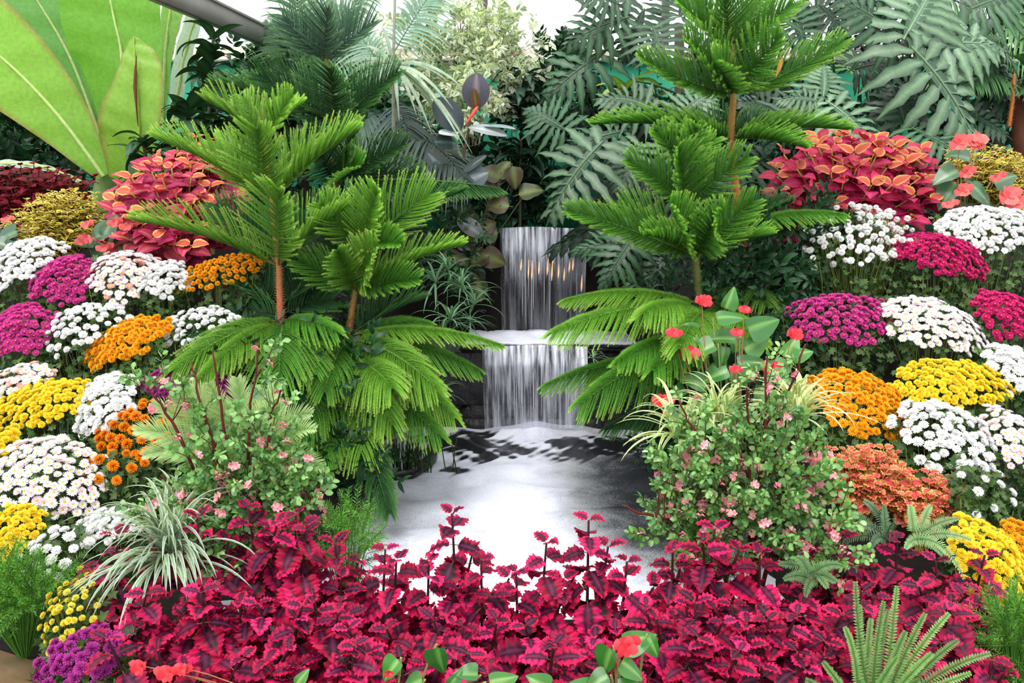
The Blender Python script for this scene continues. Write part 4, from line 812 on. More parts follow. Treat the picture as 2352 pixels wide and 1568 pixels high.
def pinnate(pts, n, lf, wid, a0=70, a1=25, lift=.2, droop=.3, face=.5, c0=C('35583a'), c1=C('5c8450'), start=.08, rr=.006, ns=4, rc=None, jitter=.12, leaflets=None):
    pts = np.asarray(pts, float); k = len(pts); tt = np.linspace(0, 1, k); g = G(); n0 = nz(UP*(1-face)+TOCAM*face)
    T = np.gradient(pts, axis=0)
    for i in range(n):
        s = start+(1-start)*(i+.5)/n; p = np.array([np.interp(s, tt, pts[:, j]) for j in range(3)]); t = nz([np.interp(s, tt, T[:, j]) for j in range(3)])
        sd = nz(np.cross(t, n0)); nn = np.cross(sd, t)
        for sg in (1, -1):
            if leaflets is not None: leaflets.append(G())
            L = lf(s)*random.uniform(.88, 1.1); al = R(lerp(a0, a1, s))+random.uniform(-jitter, jitter)*.6; li = lift+random.uniform(-jitter, jitter)
            d = nz(t*math.cos(al)+(sd*sg*math.cos(li)+nn*math.sin(li))*math.sin(al)); w = nz(np.cross(d, nn))*wid/2*random.uniform(.8, 1.15); V = []; cc = []
            for q in range(ns+1):
                f = q/ns; c = p+d*L*f-UP*droop*L*f*f; ww = w*(.6 if q == 0 else 1)*(1-f**2.5*.97); V += [c-ww, c-nn*np.linalg.norm(ww)*.25, c+ww]; cc += [lerp(c0, c1, f*.7+random.uniform(0, .3))]*3
            Q = [(3*q+j, 3*q+j+1, 3*q+4+j, 3*q+3+j) for q in range(ns) for j in range(2)]; (g if leaflets is None else leaflets[-1]).add(V, None, Q, np.array(cc))
    tube(pts, np.linspace(rr, rr*.3, k), 5, rc if rc is not None else c0, g); return g
def arc_px(a, b, sag, n=14):
    a, b = P(*a), P(*b); L = np.linalg.norm(b-a); return bez(a, (a+b)/2+UP*sag*L, b, n)
def build_palms():
    bell = lambda m: (lambda s: m*(math.sin(math.pi*min(1, s*.85+.12))**.6))
    root = thing('palm', 'pale grey palm with long drooping leaflets in front of the variegated fig', 'tree', V3(P(905, 400, 6.6)[0], 6.6, 1.38))
    g = G(); tube([P(905, 480, 6.6), P(904, 300, 6.55), P(903, 150, 6.5), P(908, -40, 6.5)], [.02, .016, .012, .009], 7, C('a8ac98'), g); link('trunk', g.mesh('trunk', M_LEAF), root)
    gc0, gc1 = C('88a088'), C('b8c8b0')
    for tx, ty, ty2 in [(1085, 405, 0), (1060, 330, 0), (1035, 285, 0), (1010, 250, 0), (1068, 370, 0), (985, 300, 0), (960, 270, 0), (925, 270, 0), (915, 265, 0), (840, 205, 0), (860, 190, 0), (815, 160, 0), (795, 150, 0), (830, 110, 0), (870, 60, 0), (1030, 190, 0), (1060, 205, 0), (1048, 258, 0), (880, 230, 0), (1090, 345, 0)]:
        a = V3(*P(905, 150, 6.45)); b = P(tx+random.uniform(-8, 8), ty+random.uniform(-8, 8), random.uniform(6.1, 6.5)); L = np.linalg.norm(b-a); q = bez(a, (a+b)/2+UP*.24*L+V3(0, -.05, 0), b, 12); V = []; cc = []
        for i, p in enumerate(q):
            t = q[min(i+1, 11)]-q[max(i-1, 0)]; w = nz(np.cross(t, TOCAM+UP*.4))*.015*(.5+min(1, i/3)*.5)*(1-(i/11)**3*.9); V += [p-w, p+TOCAM*.004, p+w]; cc += [lerp(gc0, gc1, random.random())]*3
        g = G(); g.add(V, None, [(3*i+j, 3*i+j+1, 3*i+4+j, 3*i+3+j) for i in range(11) for j in range(2)], np.array(cc)); link('leaflet', g.mesh('leaflet', M_LEAF), root)
    for a, b, sag, n, m, fc, c0, c1 in [((930, 300, 6.7), (1075, 420, 6.3), .2, 26, .4, .3, '22302a', '4a5c52'), ((900, 190, 6.8), (790, 40, 6.9), .1, 24, .3, .7, '5c8068', '9cb8a0'), ((905, 120, 6.9), (1000, -30, 7.0), .05, 22, .34, .8, '5c8068', '8cac94'), ((880, 260, 6.9), (800, 330, 6.6), .3, 22, .35, .4, '2c4438', '5c7a68'), ((905, 240, 6.8), (960, 400, 6.4), .3, 24, .35, .3, '22322a', '48605a')]:
        ll = []; fo = link('frond', pinnate(arc_px(a, b, sag), n, bell(m), .024, 75, 30, .1, .55, fc, C(c0), C(c1), leaflets=ll).mesh('frond', M_DARK), root)
        for q in ll: sub('leaflet', q.mesh('leaflet', M_DARK), fo)
    root = thing('palm', 'feathery palm with arching fronds against the white glazing at the top left of centre', 'tree', V3(P(720, 400, 7.6)[0], 7.6, 1.38))
    g = G(); tube([P(700, 480, 7.6), P(690, 200, 7.6)], [.05, .04], 9, C('4a4a3a'), g); link('trunk', g.mesh('trunk', M_BARK), root)
    for a, b, sag, n, m in [((690, 190, 7.6), (610, 60, 7.6), .2, 26, .36), ((690, 190, 7.6), (680, -60, 7.4), .1, 28, .4), ((690, 190, 7.6), (860, -20, 7.4), .2, 28, .42), ((690, 190, 7.6), (560, 190, 7.2), .2, 26, .4), ((690, 190, 7.6), (580, 260, 7.0), .4, 26, .4), ((690, 190, 7.6), (760, -60, 7.9), .1, 28, .42), ((690, 200, 7.6), (900, 140, 7.3), .3, 26, .4), ((690, 200, 7.5), (830, 330, 6.9), .5, 26, .4)]:
        link('frond', pinnate(arc_px(a, b, sag), n, bell(m), .026, 70, 30, .25, .5, .5, C('3c6444'), C('7ca078')).mesh('frond', M_DARK), root)
    root = thing('palm', 'dark palm with stiff fronds at the top right corner', 'tree', V3(P(2290, 300, 7.7)[0], 7.7, 1.38))
    g = G(); tube([P(2290, 460, 7.7), P(2270, 60, 7.7)], [.07, .05], 9, C('3a2c22'), g); link('trunk', g.mesh('trunk', M_BARK), root)
    for a, b, sag in [((2270, 60, 7.7), (2420, -60, 7.4), .15), ((2270, 60, 7.7), (2440, 60, 7.3), .25), ((2270, 60, 7.7), (2200, -100, 7.4), .1), ((2270, 60, 7.7), (2120, 20, 7.3), .3), ((2270, 60, 7.7), (2430, 180, 7.1), .4), ((2270, 60, 7.7), (2160, 180, 7.2), .4)]:
        link('frond', pinnate(arc_px(a, b, sag), 28, bell(.45), .03, 65, 30, .25, .45, .5, C('2a5030'), C('6a9a58')).mesh('frond', M_DARK), root)
    root = thing('tree_fern', 'hairy red brown tree fern trunk at the right edge', 'tree', V3(P(2345, 420, 6.6)[0], 6.6, 1.3))
    link('trunk', bristly_trunk([P(2365, 480, 6.6), P(2350, 330, 6.6), P(2345, 225, 6.7)], .1, .06, C('3a2018'), C('5a3020')).mesh('trunk', M_BARK), root)
    link('stem', bristly_trunk([P(2318, 290, 6.5), P(2326, 230, 6.5), P(2330, 170, 6.5)], .012, .01, C('a8602c'), C('b8783c')).mesh('stem', M_BARK), root)
    for b in [(2260, 90), (2400, 120), (2420, 240), (2230, 200)]:
        link('frond', pinnate(arc_px((2345, 200, 6.7), (*b, 6.4), .3), 30, bell(.22), .02, 80, 40, .1, .3, .5, C('24482c'), C('5a8a4c')).mesh('frond', M_DARK), root)

# ------------------------------------------------------------------ leafy shrubs made of sprigs
def sprig(leaf, n, L, spread=1.0, scol=C('6a3a2a'), sz=(.8, 1.1), tipc=0):
    g = G(); A = [l.arr() for l in leaf]; tube([(0, 0, 0), (0, L*.5, .004), (0, L, 0)], [.0018, .0015, .0008], 4, scol, g, False)
    for i in range(n):
        f = .12+.88*i/(n-1); a = i*2.4+random.uniform(-.4, .4); d = V3(math.cos(a)*spread, .55, math.sin(a)*spread*.8+.1); s = random.uniform(*sz)*(1-.3*f)
        g.put(random.choice(A), frame((0, L*f, 0), d, V3(0, -.2, 1)+np.random.uniform(-.4, .4, 3), s), random.uniform(.8, 1.2))
    return g
def ell(n, cx, cy, rx, ry, Y, dY):                  # random points in a leafy volume, most of them near its surface
    out = []
    for _ in range(n):
        v = nz(np.random.normal(size=3)); r = random.random()**.4; m = Y/F; c = P(cx, cy, Y); out.append((c+V3(v[0]*rx*m, v[1]*dY, v[2]*ry*m)*r, v))
    return out
def shrub(name, label, cat, base, stems, regs, sprigs, mat, part='leafy_sprig', group=None, twig='4a2a22', stemr=.007, stemc='5a1c1c', toward=.5, sc=(.85, 1.2), blos=None, nb=0, upb=.5):
    base = np.asarray(base, float); root = thing(name, label, cat, base, group); lines = []
    for st in stems:
        q = np.array([P(*p) for p in st]); 
        q = np.concatenate([[lerp(base, q[0], .1)*V3(1, 1, 0)+UP*base[2]], q]); k = len(q)*4; ti = np.linspace(0, len(q)-1, k); q = np.stack([np.interp(ti, np.arange(len(q)), q[:, j]) for j in range(3)], 1); q[1:-1] += np.random.uniform(-.006, .006, (k-2, 3)); lines.append(q)
        link('stem', tube(q, np.linspace(stemr*1.3, stemr*.45, k), 6, C(stemc)).mesh('stem', M_BARK), root)
    SP = np.concatenate(lines) if lines else np.array([base]); tw = G()
    for cx, cy, rx, ry, Y, dY, n in regs:
        for p, v in ell(n, cx, cy, rx, ry, Y, dY):
            d = nz(v*.7+UP*upb+TOCAM*.3+np.random.uniform(-.5, .5, 3)); nr = nz(UP*.6+TOCAM*toward+np.random.uniform(-.4, .4, 3))
            link(part, random.choice(sprigs), root, frame(p, d, nr, random.uniform(*sc)))
            q = SP[np.argmin(((SP-p-UP*-.08)**2).sum(1))]
            if np.linalg.norm(q-p) < .6: tube(bez(q, lerp(q, p, .5)-UP*.01, p, 4), [.0024, .0018, .0014, .001], 4, C(twig), tw, False)
    if tw.n: link('twigs', tw.mesh('twigs', M_BARK), root, kind='stuff')
    if blos:
        for cx, cy, rx, ry, Y, dY, n in regs:
            for p, v in ell(max(1, int(nb*n)), cx, cy, rx, ry, Y, dY):
                if v[1] > .4: continue
                link('blossom', random.choice(blos), root, frame(p+v*.02+TOCAM*.02, nz(V3(random.uniform(-.6, .6), -.4, random.uniform(-1, .5))), TOCAM, random.uniform(.6, .95)))
    return root
def pink_blossom(c='e87a88', c2='f6b8c0'):
    g = G()
    for k in range(4):
        o = V3(random.uniform(-.012, .012), random.uniform(.008, .03), random.uniform(-.012, .012)); tube([(0, 0, 0), o], [.0008, .0008], 4, C('b84a50'), g, False)
        for i in range(4):
            a = i*1.57+random.random(); g.put(gleaf(.02, .013, 'ellip', 3, 1, .2, .6, col=lerp(C(c), C(c2), random.random())), frame(o, V3(math.cos(a)*.6, .7, math.sin(a)*.6), V3(-math.cos(a), .3, -math.sin(a))))
    return g
def build_shrubs():
    gl = [gleaf(.034, .023, 'ellip', 4, 1, .15, .4, col=(lambda a: (lambda t, s: lerp(C(a)*1.5, C(a), min(1, abs(s)*3+.2))))(h)) for h in ('5c8848', '74a058', '4c7a40', '88b06c')]
    SPG = [sprig(gl, 11, .075).mesh('small_leaved_sprig', M_GLOSS) for _ in range(5)]; BL = [pink_blossom('ec8a94', 'f8c8cc').mesh('pink_blossom', M_PETAL) for _ in range(4)]
    Y = 3.0; b = P(575, 1290, Y)
    shrub('flowering_shrub', 'small leaved shrub with red stems and pink blossoms on the left of the pool', 'shrub', (b[0], Y, .02),
          [[(525, 1170, Y), (510, 960, Y), (488, 805, Y)], [(575, 1180, Y), (575, 960, Y), (592, 800, Y)], [(600, 1150, Y), (620, 960, Y-.05), (645, 895, Y-.05)], [(505, 1080, Y), (465, 930, Y), (440, 830, Y+.05)], [(690, 1180, Y), (735, 1110, Y)], [(450, 1180, Y), (370, 1090, Y-.05)], [(420, 1000, Y), (340, 890, Y)]],
          [(575, 1110, 150, 90, Y, .2, 150), (500, 1020, 70, 60, Y, .12, 15), (620, 1020, 60, 70, Y, .12, 20), (690, 1140, 70, 60, Y, .15, 34), (420, 1180, 90, 50, Y-.05, .12, 36), (370, 890, 70, 40, Y+.05, .1, 8), (595, 840, 45, 55, Y, .06, 6), (440, 950, 60, 40, Y, .1, 5), (520, 1270, 60, 60, Y-.2, .1, 18), (570, 1230, 170, 45, Y-.05, .14, 50), (640, 930, 30, 50, Y, .06, 5)], SPG, M_GLOSS, blos=BL, nb=.4, group='pink flowered small leaved shrubs')
    Y = 2.98; b = P(1730, 1290, Y)
    shrub('flowering_shrub', 'bushy small leaved shrub with red stems and pink blossoms on the right of the pool', 'shrub', (b[0], Y, .02),
          [[(1735, 1180, Y), (1758, 1000, Y), (1762, 820, Y)], [(1725, 1180, Y), (1722, 1000, Y), (1715, 890, Y)], [(1790, 1180, Y), (1810, 1040, Y), (1816, 960, Y)], [(1680, 1150, Y), (1600, 1000, Y), (1560, 920, Y)], [(1760, 1100, Y), (1800, 940, Y), (1850, 790, Y)], [(1600, 1200, Y), (1480, 1180, Y-.05), (1430, 1160, Y-.05)]],
          [(1720, 1110, 190, 110, Y, .22, 190), (1740, 970, 90, 90, Y, .13, 26), (1600, 1090, 90, 100, Y, .15, 46), (1560, 1200, 90, 60, Y, .14, 44), (1690, 1210, 180, 60, Y-.05, .15, 66), (1850, 1180, 100, 70, Y-.05, .14, 50), (1890, 1260, 70, 60, Y-.15, .12, 30), (1600, 970, 60, 60, Y, .1, 10), (1760, 860, 50, 50, Y, .08, 7), (1840, 1060, 60, 90, Y, .12, 30), (1840, 830, 25, 40, Y, .05, 2)], SPG, M_GLOSS, blos=BL, nb=.42, group='pink flowered small leaved shrubs')
    # variegated fig
    vl = [gleaf(.075, .042, 'ovate', 5, 1, .2, .5, col=(lambda a, e: (lambda t, s: C(e) if abs(s) > .8 or t > .95 else C(a)))(a, e), pet=.01) for a, e in (('7a9a72', 'e8ecd0'), ('92ac84', 'eef0dc'), ('6a8c68', 'dfe6c4'), ('dfe6cc', 'f2f4e6'))]
    VS = [sprig(vl, 11, .16, .9, C('8a7a60')).mesh('variegated_sprig', M_LEAF) for _ in range(5)]
    shrub('variegated_fig', 'weeping fig with small white edged leaves above the waterfall', 'tree', V3(P(1020, 420, 7.4)[0], 7.4, 1.38),
          [[(1010, 330, 7.4), (1040, 160, 7.3), (1065, 20, 7.3)], [(1000, 330, 7.4), (985, 200, 7.4), (960, 60, 7.4)], [(1020, 330, 7.4), (1120, 200, 7.2), (1180, 130, 7.2)], [(1060, 340, 7.2), (1100, 330, 6.9)]],
          [(1000, 130, 120, 110, 7.3, .35, 110), (1100, 130, 100, 80, 7.2, .3, 60), (1060, 40, 110, 60, 7.3, .3, 34), (1150, 180, 60, 50, 7.1, .2, 30), (980, 230, 90, 60, 7.3, .25, 40), (1130, 70, 70, 50, 7.2, .2, 20), (1100, 240, 50, 50, 7.0, .2, 20), (1010, 330, 90, 60, 7.2, .25, 34), (1180, 110, 90, 50, 7.2, .2, 22)], VS, M_LEAF, stemc='8a7860', twig='9a8a70', upb=-.1, toward=.8)
    # dark evergreens behind everything
    dl = [gleaf(.13, .055, 'lance', 6, 1, .2, .7, col=C(h)) for h in ('1c3a24', '284c2e', '14301e', '345a3a')]
    DS = [sprig(dl, 12, .22, 1.0, C('2c2a1c')).mesh('dark_sprig', M_DARK) for _ in range(5)]
    def dark(label, px, py, rx, ry, Y, dY, n, more=(), sp=DS):
        c = P(px, py, Y); shrub('evergreen_shrub', label, 'shrub', V3(c[0], Y, ground(c[0], Y)), [[(px, py+20, Y), (px+10, py-ry*.5, Y)]], [(px, py, rx, ry, Y, dY, n)]+list(more), sp, M_DARK, group='dark evergreens at the back', stemc='3a2c20', sc=(.8, 1.2), upb=.2, toward=.7)
    dark('dark evergreen behind the shaded pine left of the falls', 640, 330, 190, 110, 7.4, .4, 130, [(840, 340, 120, 100, 7.2, .4, 70), (600, 180, 130, 70, 7.8, .3, 60), (760, 210, 150, 70, 7.9, .3, 60)])
    dark('dark evergreen at the head of the upper waterfall', 1120, 430, 110, 80, 7.3, .3, 70, [(1240, 330, 60, 140, 7.4, .3, 60)])
    dark('dark evergreen filling the gap between the two right pines', 1560, 380, 170, 120, 7.5, .4, 120)
    dark('dark evergreen behind the upper right crimson coleus', 1850, 330, 170, 100, 7.5, .4, 110)
    dark('dark evergreen under the tall philodendron at the upper right', 2200, 250, 170, 170, 7.7, .4, 150)
    dark('dark evergreen above the dark middle bank at the top right', 1980, 60, 150, 60, 8.2, .3, 60)
    dark('dark broad leaved evergreen under the banana leaves at the far left', 120, 340, 130, 80, 6.9, .3, 90)
    fl = [gleaf(.06, .012, 'lance', 3, 1, .1, .5, col=C(h)) for h in ('3c6444', '4c7850', '2e5438')]; FS = [sprig(fl, 16, .16, 1.0, C('4a5a3a')).mesh('fine_sprig', M_LEAF) for _ in range(4)]
    dark('dark broad leaved evergreen at the left edge behind the dark red coleus', 10, 420, 110, 60, 6.6, .3, 80)
    dark('fine leaved bamboo like shrub at the left edge below the banana leaf', 10, 290, 90, 80, 6.9, .3, 110, sp=FS)
    bl = [gleaf(.1, .035, 'lance', 6, 1, .2, .9, col=C(h)) for h in ('1e3e24', '2c5430', '183420')]
    BS = [sprig(bl, 10, .2, .8, C('3a4a2a')).mesh('low_dark_sprig', M_DARK) for _ in range(4)]
    def low(label, px, py, rx, ry, Y, dY, n, more=()):
        c = P(px, py, Y); shrub('low_shrub', label, 'plant', V3(c[0], Y, ground(c[0], Y)), [], [(px, py, rx, ry, Y, dY, n)]+list(more), BS, M_DARK, group='low dark shrubs on the banks', sc=(.6, 1.0), upb=.3, toward=.7)
    dark('dark evergreen behind the tall hanging philodendron leaves', 1275, 190, 90, 70, 8.2, .3, 70)
    dark('dark evergreen behind the crown of the tall right pine', 1690, 200, 110, 60, 8.2, .3, 80)
    dark('dark evergreen under the striped dracaena', 1450, 300, 110, 60, 8.0, .3, 70)
    low('low dark leafy shrub on the bank under the left pines', 700, 690, 140, 100, 4.9, .12, 60, [(780, 900, 120, 130, 4.35, .2, 70), (760, 1070, 100, 70, 4.1, .2, 60)])
    low('low dark leafy shrub under the right pines', 1660, 700, 190, 100, 4.8, .3, 130, [(1600, 900, 130, 130, 4.4, .25, 110)])
    low('low dark leafy shrub between the left pine and the mums', 590, 850, 90, 110, 4.4, .25, 70)
    low('low dark leafy shrub in the gap left of the airy white mum', 1750, 600, 110, 90, 5.05, .25, 130)
    low('low dark leafy shrub under the upper right crimson coleus', 1840, 540, 110, 60, 5.15, .2, 60)
    low('low dark leafy shrub behind the right shrub', 1560, 1010, 90, 70, 4.4, .2, 50, [(1780, 800, 90, 90, 4.6, .2, 60)])
    low('low dark leafy shrub beside the upper fall on the left', 1010, 560, 90, 100, 6.4, .25, 70)

# ------------------------------------------------------------------ begonias, rubber plant, dracaena, crotons
def bleaf(c, c2): return gleaf(1, .72, 'heart', 10, 3, .12, .6, .02, 14, 0, 0, lambda t, s: lerp(C(c2), C(c), min(1, abs(s)*5)), .12, 0, .28, pcol=C('8a5a40'))
def red_flower(c='e0303c', c2='f0606a'):
    g = G()
    for k in range(3):
        o = V3(random.uniform(-.35, .35), random.uniform(0, .5), random.uniform(-.2, .2))
        for i in range(4):
            a = i*1.57+random.uniform(-.3, .3); L = (.62, .42)[i % 2]; g.put(gleaf(L, L*.95, 'ellip', 5, 2, .15, .5, .03, 9, col=lerp(C(c), C(c2), random.random())), frame(o, V3(math.cos(a), .15, math.sin(a)), V3(-math.cos(a)*.2, -1, -math.sin(a)*.2)))
        for i in range(6): o2 = o+V3(random.uniform(-.06, .06), -.1, random.uniform(-.06, .06)); g.put(gleaf(.1, .06, 'ellip', 2, 1, col=C('f4c840')), frame(o2, V3(random.uniform(-.4, .4), -1, random.uniform(-.4, .4)), UP))
    return g
def build_begonias():
    sets = {'lit': [bleaf(a, b).mesh('wing_leaf', M_GLOSS) for a, b in (('3c7a2c', '7cac58'), ('34702c', '6ca050'), ('4c8a38', '8cb868'))], 'grey': [bleaf(a, b).mesh('wing_leaf_grey', M_GLOSS) for a, b in (('4c6c50', '7c9c78'), ('3e6446', '6c9064'))]}
    RF = [red_flower().mesh('red_flower', M_PETAL) for _ in range(3)]; SF = [red_flower('e05a5c', 'f08880').mesh('salmon_flower', M_PETAL) for _ in range(3)]
    def beg(label, base, Y, leaves, flowers, kind='lit', fl=RF):
        b = P(*base, Y); b = V3(b[0], b[1], max(ground(b[0], b[1]), -.05)); root = thing('begonia', label, 'plant', b, 'red flowering begonias')
        for px, py, ang, sz, *dy in leaves:
            y = Y+(dy[0] if dy else random.uniform(-.08, .08)); a = R(ang); p = P(px-math.cos(a)*sz*.5, py+math.sin(a)*sz*.5, y); L = sz*y/F
            d = V3(math.cos(a), random.uniform(-.3, .1), math.sin(a)); link('leaf', random.choice(sets[kind]), root, frame(p, d, nz(TOCAM*.75+UP*.6+np.random.uniform(-.25, .25, 3)), L*1.1))
            link('stem', tube(bez(b+np.random.uniform(-.03, .03, 3), lerp(b, p, .6)+V3(0, .05, .05), p, 6), .0035, 5, C('7a8a4a')).mesh('stem', M_BARK), root)
        for px, py, sz in flowers:
            p = P(px, py, Y-.1); link('flower', random.choice(fl), root, frame(p, V3(random.uniform(-.5, .5), -1, random.uniform(-.2, .6)), UP, sz*Y/F*.85)); link('flower_stalk', tube(bez(b, lerp(b, p, .6)+V3(random.uniform(-.06, .06), .05, .06), p, 8), .0018, 4, C('a07048')).mesh('flower_stalk', M_BARK), root)
    rl = random.uniform
    beg('glossy begonia with coral red flowers between the right pines and the golden mum', (1700, 980), 3.9,
        [(1672, 690, 70, 50), (1668, 725, 10, 62), (1745, 745, 20, 80), (1585, 760, 160, 50), (1592, 790, 250, 44), (1620, 800, 200, 62), (1665, 775, 170, 70), (1730, 790, 30, 66), (1660, 815, -100, 54), (1720, 830, 10, 70), (1810, 800, 60, 56), (1835, 810, 20, 56), (1790, 850, 200, 60), (1700, 860, -40, 66), (1650, 860, 200, 66), (1600, 880, 160, 60), (1610, 930, 210, 66), (1560, 900, 200, 44), (1680, 920, -90, 70), (1760, 910, -20, 80), (1620, 980, 190, 60), (1580, 960, 150, 50), (1720, 980, -70, 60), (1820, 880, -10, 56), (1690, 790, 100, 50)],
        [(1612, 692, 34), (1708, 715, 28), (1692, 766, 30), (1570, 815, 50), (1548, 768, 30), (1820, 768, 34), (1765, 842, 40), (1520, 925, 42), (1530, 955, 34), (1690, 850, 24), (1580, 990, 20)])
    beg('pale begonia with coral flowers at the upper left beside the pink coleus', (240, 600), 5.05,
        [(225, 540, 200, 70), (250, 525, 60, 60), (270, 560, -20, 66), (290, 575, -150, 60), (235, 580, -110, 66), (200, 560, 170, 50), (310, 555, 30, 50), (20, 540, 200, 60), (30, 575, 250, 56), (10, 560, 150, 50)], [(195, 548, 30), (245, 570, 28), (208, 515, 24), (300, 520, 30), (272, 508, 28), (20, 505, 20)], 'grey', SF)
    beg('grey leaved begonia with salmon flowers right of the upper crimson coleus', (2220, 520), 5.35,
        [(2180, 400, 200, 60), (2210, 360, 160, 56), (2240, 420, -10, 66), (2180, 440, 230, 66), (2250, 440, -40, 70), (2200, 480, 190, 66), (2230, 490, -100, 66), (2165, 415, 160, 56), (2300, 410, 20, 56), (2270, 470, 0, 60), (2195, 505, 250, 60), (2320, 450, 30, 50)], [(2205, 330, 40), (2240, 325, 40), (2220, 395, 30), (2290, 405, 26), (2212, 440, 34), (2180, 472, 28), (2310, 455, 50), (2330, 470, 40), (2240, 335, 30)], 'grey', SF)
    beg('glossy begonia leaf tips peeping through the front bed left of centre', (900, 1750), 2.12, [(900, 1535, 230, 66, 0), (1010, 1515, -80, 74, 0), (1075, 1545, 170, 60, 0), (1150, 1560, 10, 70, 0), (690, 1555, 60, 50, 0), (950, 1570, 200, 56, 0), (1240, 1570, 150, 60, 0), (1040, 1560, 60, 50, 0)], [(390, 1545, 44), (425, 1535, 36), (890, 1545, 22), (330, 1530, 40)])
    beg('glossy begonia with one coral flower at the front right of centre', (1440, 1750), 2.12, [(1395, 1520, 250, 80, 0), (1460, 1465, 20, 80, 0), (1450, 1530, -30, 66, 0), (1375, 1560, 200, 60, 0), (1500, 1480, -60, 56, 0), (1340, 1575, 150, 60, 0), (1440, 1570, 10, 60, 0)], [(1432, 1478, 56)])
    # rubber plant
    root = thing('rubber_plant', 'rubber plant with burgundy oval leaves and a red sheath above the falls', 'plant', V3(P(1060, 430, 6.5)[0], 6.5, 1.38))
    link('stem', tube([P(1045, 470, 6.5), P(1060, 380, 6.5), P(1078, 290, 6.45), P(1082, 250, 6.4)], [.014, .012, .009, .006], 7, C('5a4a44')).mesh('stem', M_BARK), root)
    for bx, by, tx, ty, w, c, v, fc in [(1092, 252, 1094, 168, 62, '5c5a6c', '9a8a90', 1), (1075, 292, 1165, 300, 40, 'a8b4b8', 'd8e0e0', .45), (1060, 300, 1000, 225, 62, '3c4a50', '6a7478', .8), (1050, 330, 1000, 320, 50, '1c2a2c', '48585c', .6), (1060, 400, 1112, 352, 24, '3c4848', '7a8484', .6), (1055, 420, 1118, 395, 56, '505c60', '8a9494', .9), (1040, 420, 985, 350, 50, '30403c', '707c7c', .8), (1050, 310, 1010, 300, 40, 'c0ccd0', 'e0e8ea', .4), (1110, 290, 1185, 285, 26, '8a9aa0', 'c0ccd0', .3), (1050, 500, 1110, 540, 40, '283c34', '50645c', .7), (1095, 255, 1088, 205, 20, '7a5a34', '9a7a50', 1)]:
        b, t = P(bx, by, 6.4), P(tx, ty, 6.3); L = np.linalg.norm(t-b); g = gleaf(L, w*6.4/F, 'ellip', 14, 3, .12, .3, col=lambda tt, s: lerp(C(v), C(c), min(1, abs(s)*8))); link('leaf', g.mesh('rubber_leaf', M_GLOSS), root, frame(b, t-b, nz(TOCAM*fc+UP*(1.05-fc))))
    link('sheath', tube([P(1068, 288, 6.36), P(1080, 270, 6.36), P(1094, 250, 6.36), P(1098, 244, 6.36)], [.002, .012, .015, .004], 8, C('d8503c')).mesh('sheath', M_GLOSS), root, label='red pointed leaf sheath')
    # dracaenas
    def drac(label, cane, n, L, w, hexes, spread=.5, group='dark dracaena canes'):
        q = np.array([P(*p) for p in cane]); base = V3(q[0][0], q[0][1], min(ground(q[0][0], q[0][1]), q[0][2])); root = thing('dracaena', label, 'plant', base, group); q = np.concatenate([[base], q])
        link('cane', tube(q, .012, 7, C('4a4a34')).mesh('cane', M_BARK), root); ms = [gleaf(1, .3, 'lance', 10, 1, .25, d, .03, 10, col=lambda t, s: lerp(C(hexes[1]), C(hexes[0]), min(1, abs(s)*2+.3)), twist=random.uniform(-.6, .6)).mesh('strap_leaf', M_DARK) for d in (1.0, 1.5, 2.0)]
        ti = np.linspace(0, 1, len(q))
        for i in range(n):
            f = 1-spread*random.random(); p = np.array([np.interp(f, ti, q[:, j]) for j in range(3)]); a = i*2.4; e = random.uniform(.1, .9) if f < .97 else random.uniform(.6, 1.3); M = frame(p, V3(math.cos(a)*math.cos(e), math.sin(a)*math.cos(e), math.sin(e)), UP+np.random.uniform(-.2, .2, 3), L*random.uniform(.75, 1.15)); M[:3, 0] *= w; link('leaf', random.choice(ms), root, M)
    dk = ('1c3a22', '3a6038')
    drac('dark dracaena column rising beside the grey banana leaf under the rafter', [(470, 420, 6.3), (480, 260, 6.3), (490, 90, 6.3)], 95, .27, 1.1, dk, .85)
    drac('dark dracaena clump in front of the right banana leaves', [(420, 420, 6.0), (425, 340, 5.95), (430, 255, 5.9)], 70, .25, 1.2, dk, .75)
    drac('dark dracaena sprays drooping over the front banana leaf', [(330, 430, 5.75), (335, 370, 5.7), (330, 310, 5.65)], 34, .22, 1.1, dk, .7)
    drac('dracaena with drooping leaves behind the left pine', [(540, 420, 6.2), (535, 330, 6.2), (530, 250, 6.2)], 60, .25, 1.2, dk, .75)
    drac('dracaena spikes behind the shaded pine under the rafter', [(620, 300, 6.9), (615, 240, 6.9), (600, 190, 6.9)], 44, .36, .5, ('24402e', '5a7a5c'), .5)
    drac('dark cordyline beside the variegated fig', [(1195, 380, 7.0), (1200, 260, 7.0), (1205, 160, 7.0)], 80, .3, .9, ('1a3026', '3a5a48'), .75)
    drac('striped yellow green dracaena in front of the green wall panel', [(1440, 280, 7.6), (1436, 235, 7.6), (1432, 200, 7.6)], 22, .42, .75, ('6a9a40', 'c0cc60'), .5, None)
    # crotons and pothos beside the falls
    root = thing('croton', 'croton with brownish green rounded leaves left of the upper fall', 'plant', V3(P(1085, 640, 6.6)[0], 6.62, 1.1))
    ms = [gleaf(1, .8, 'ovate', 8, 2, .15, .6, .03, 12, col=lambda t, s: lerp(C('6a743c'), C(h), min(1, abs(s)*4)), pet=.12).mesh('croton_leaf', M_DARK) for h in ('463a26', '384224', '524632', '424c22')]
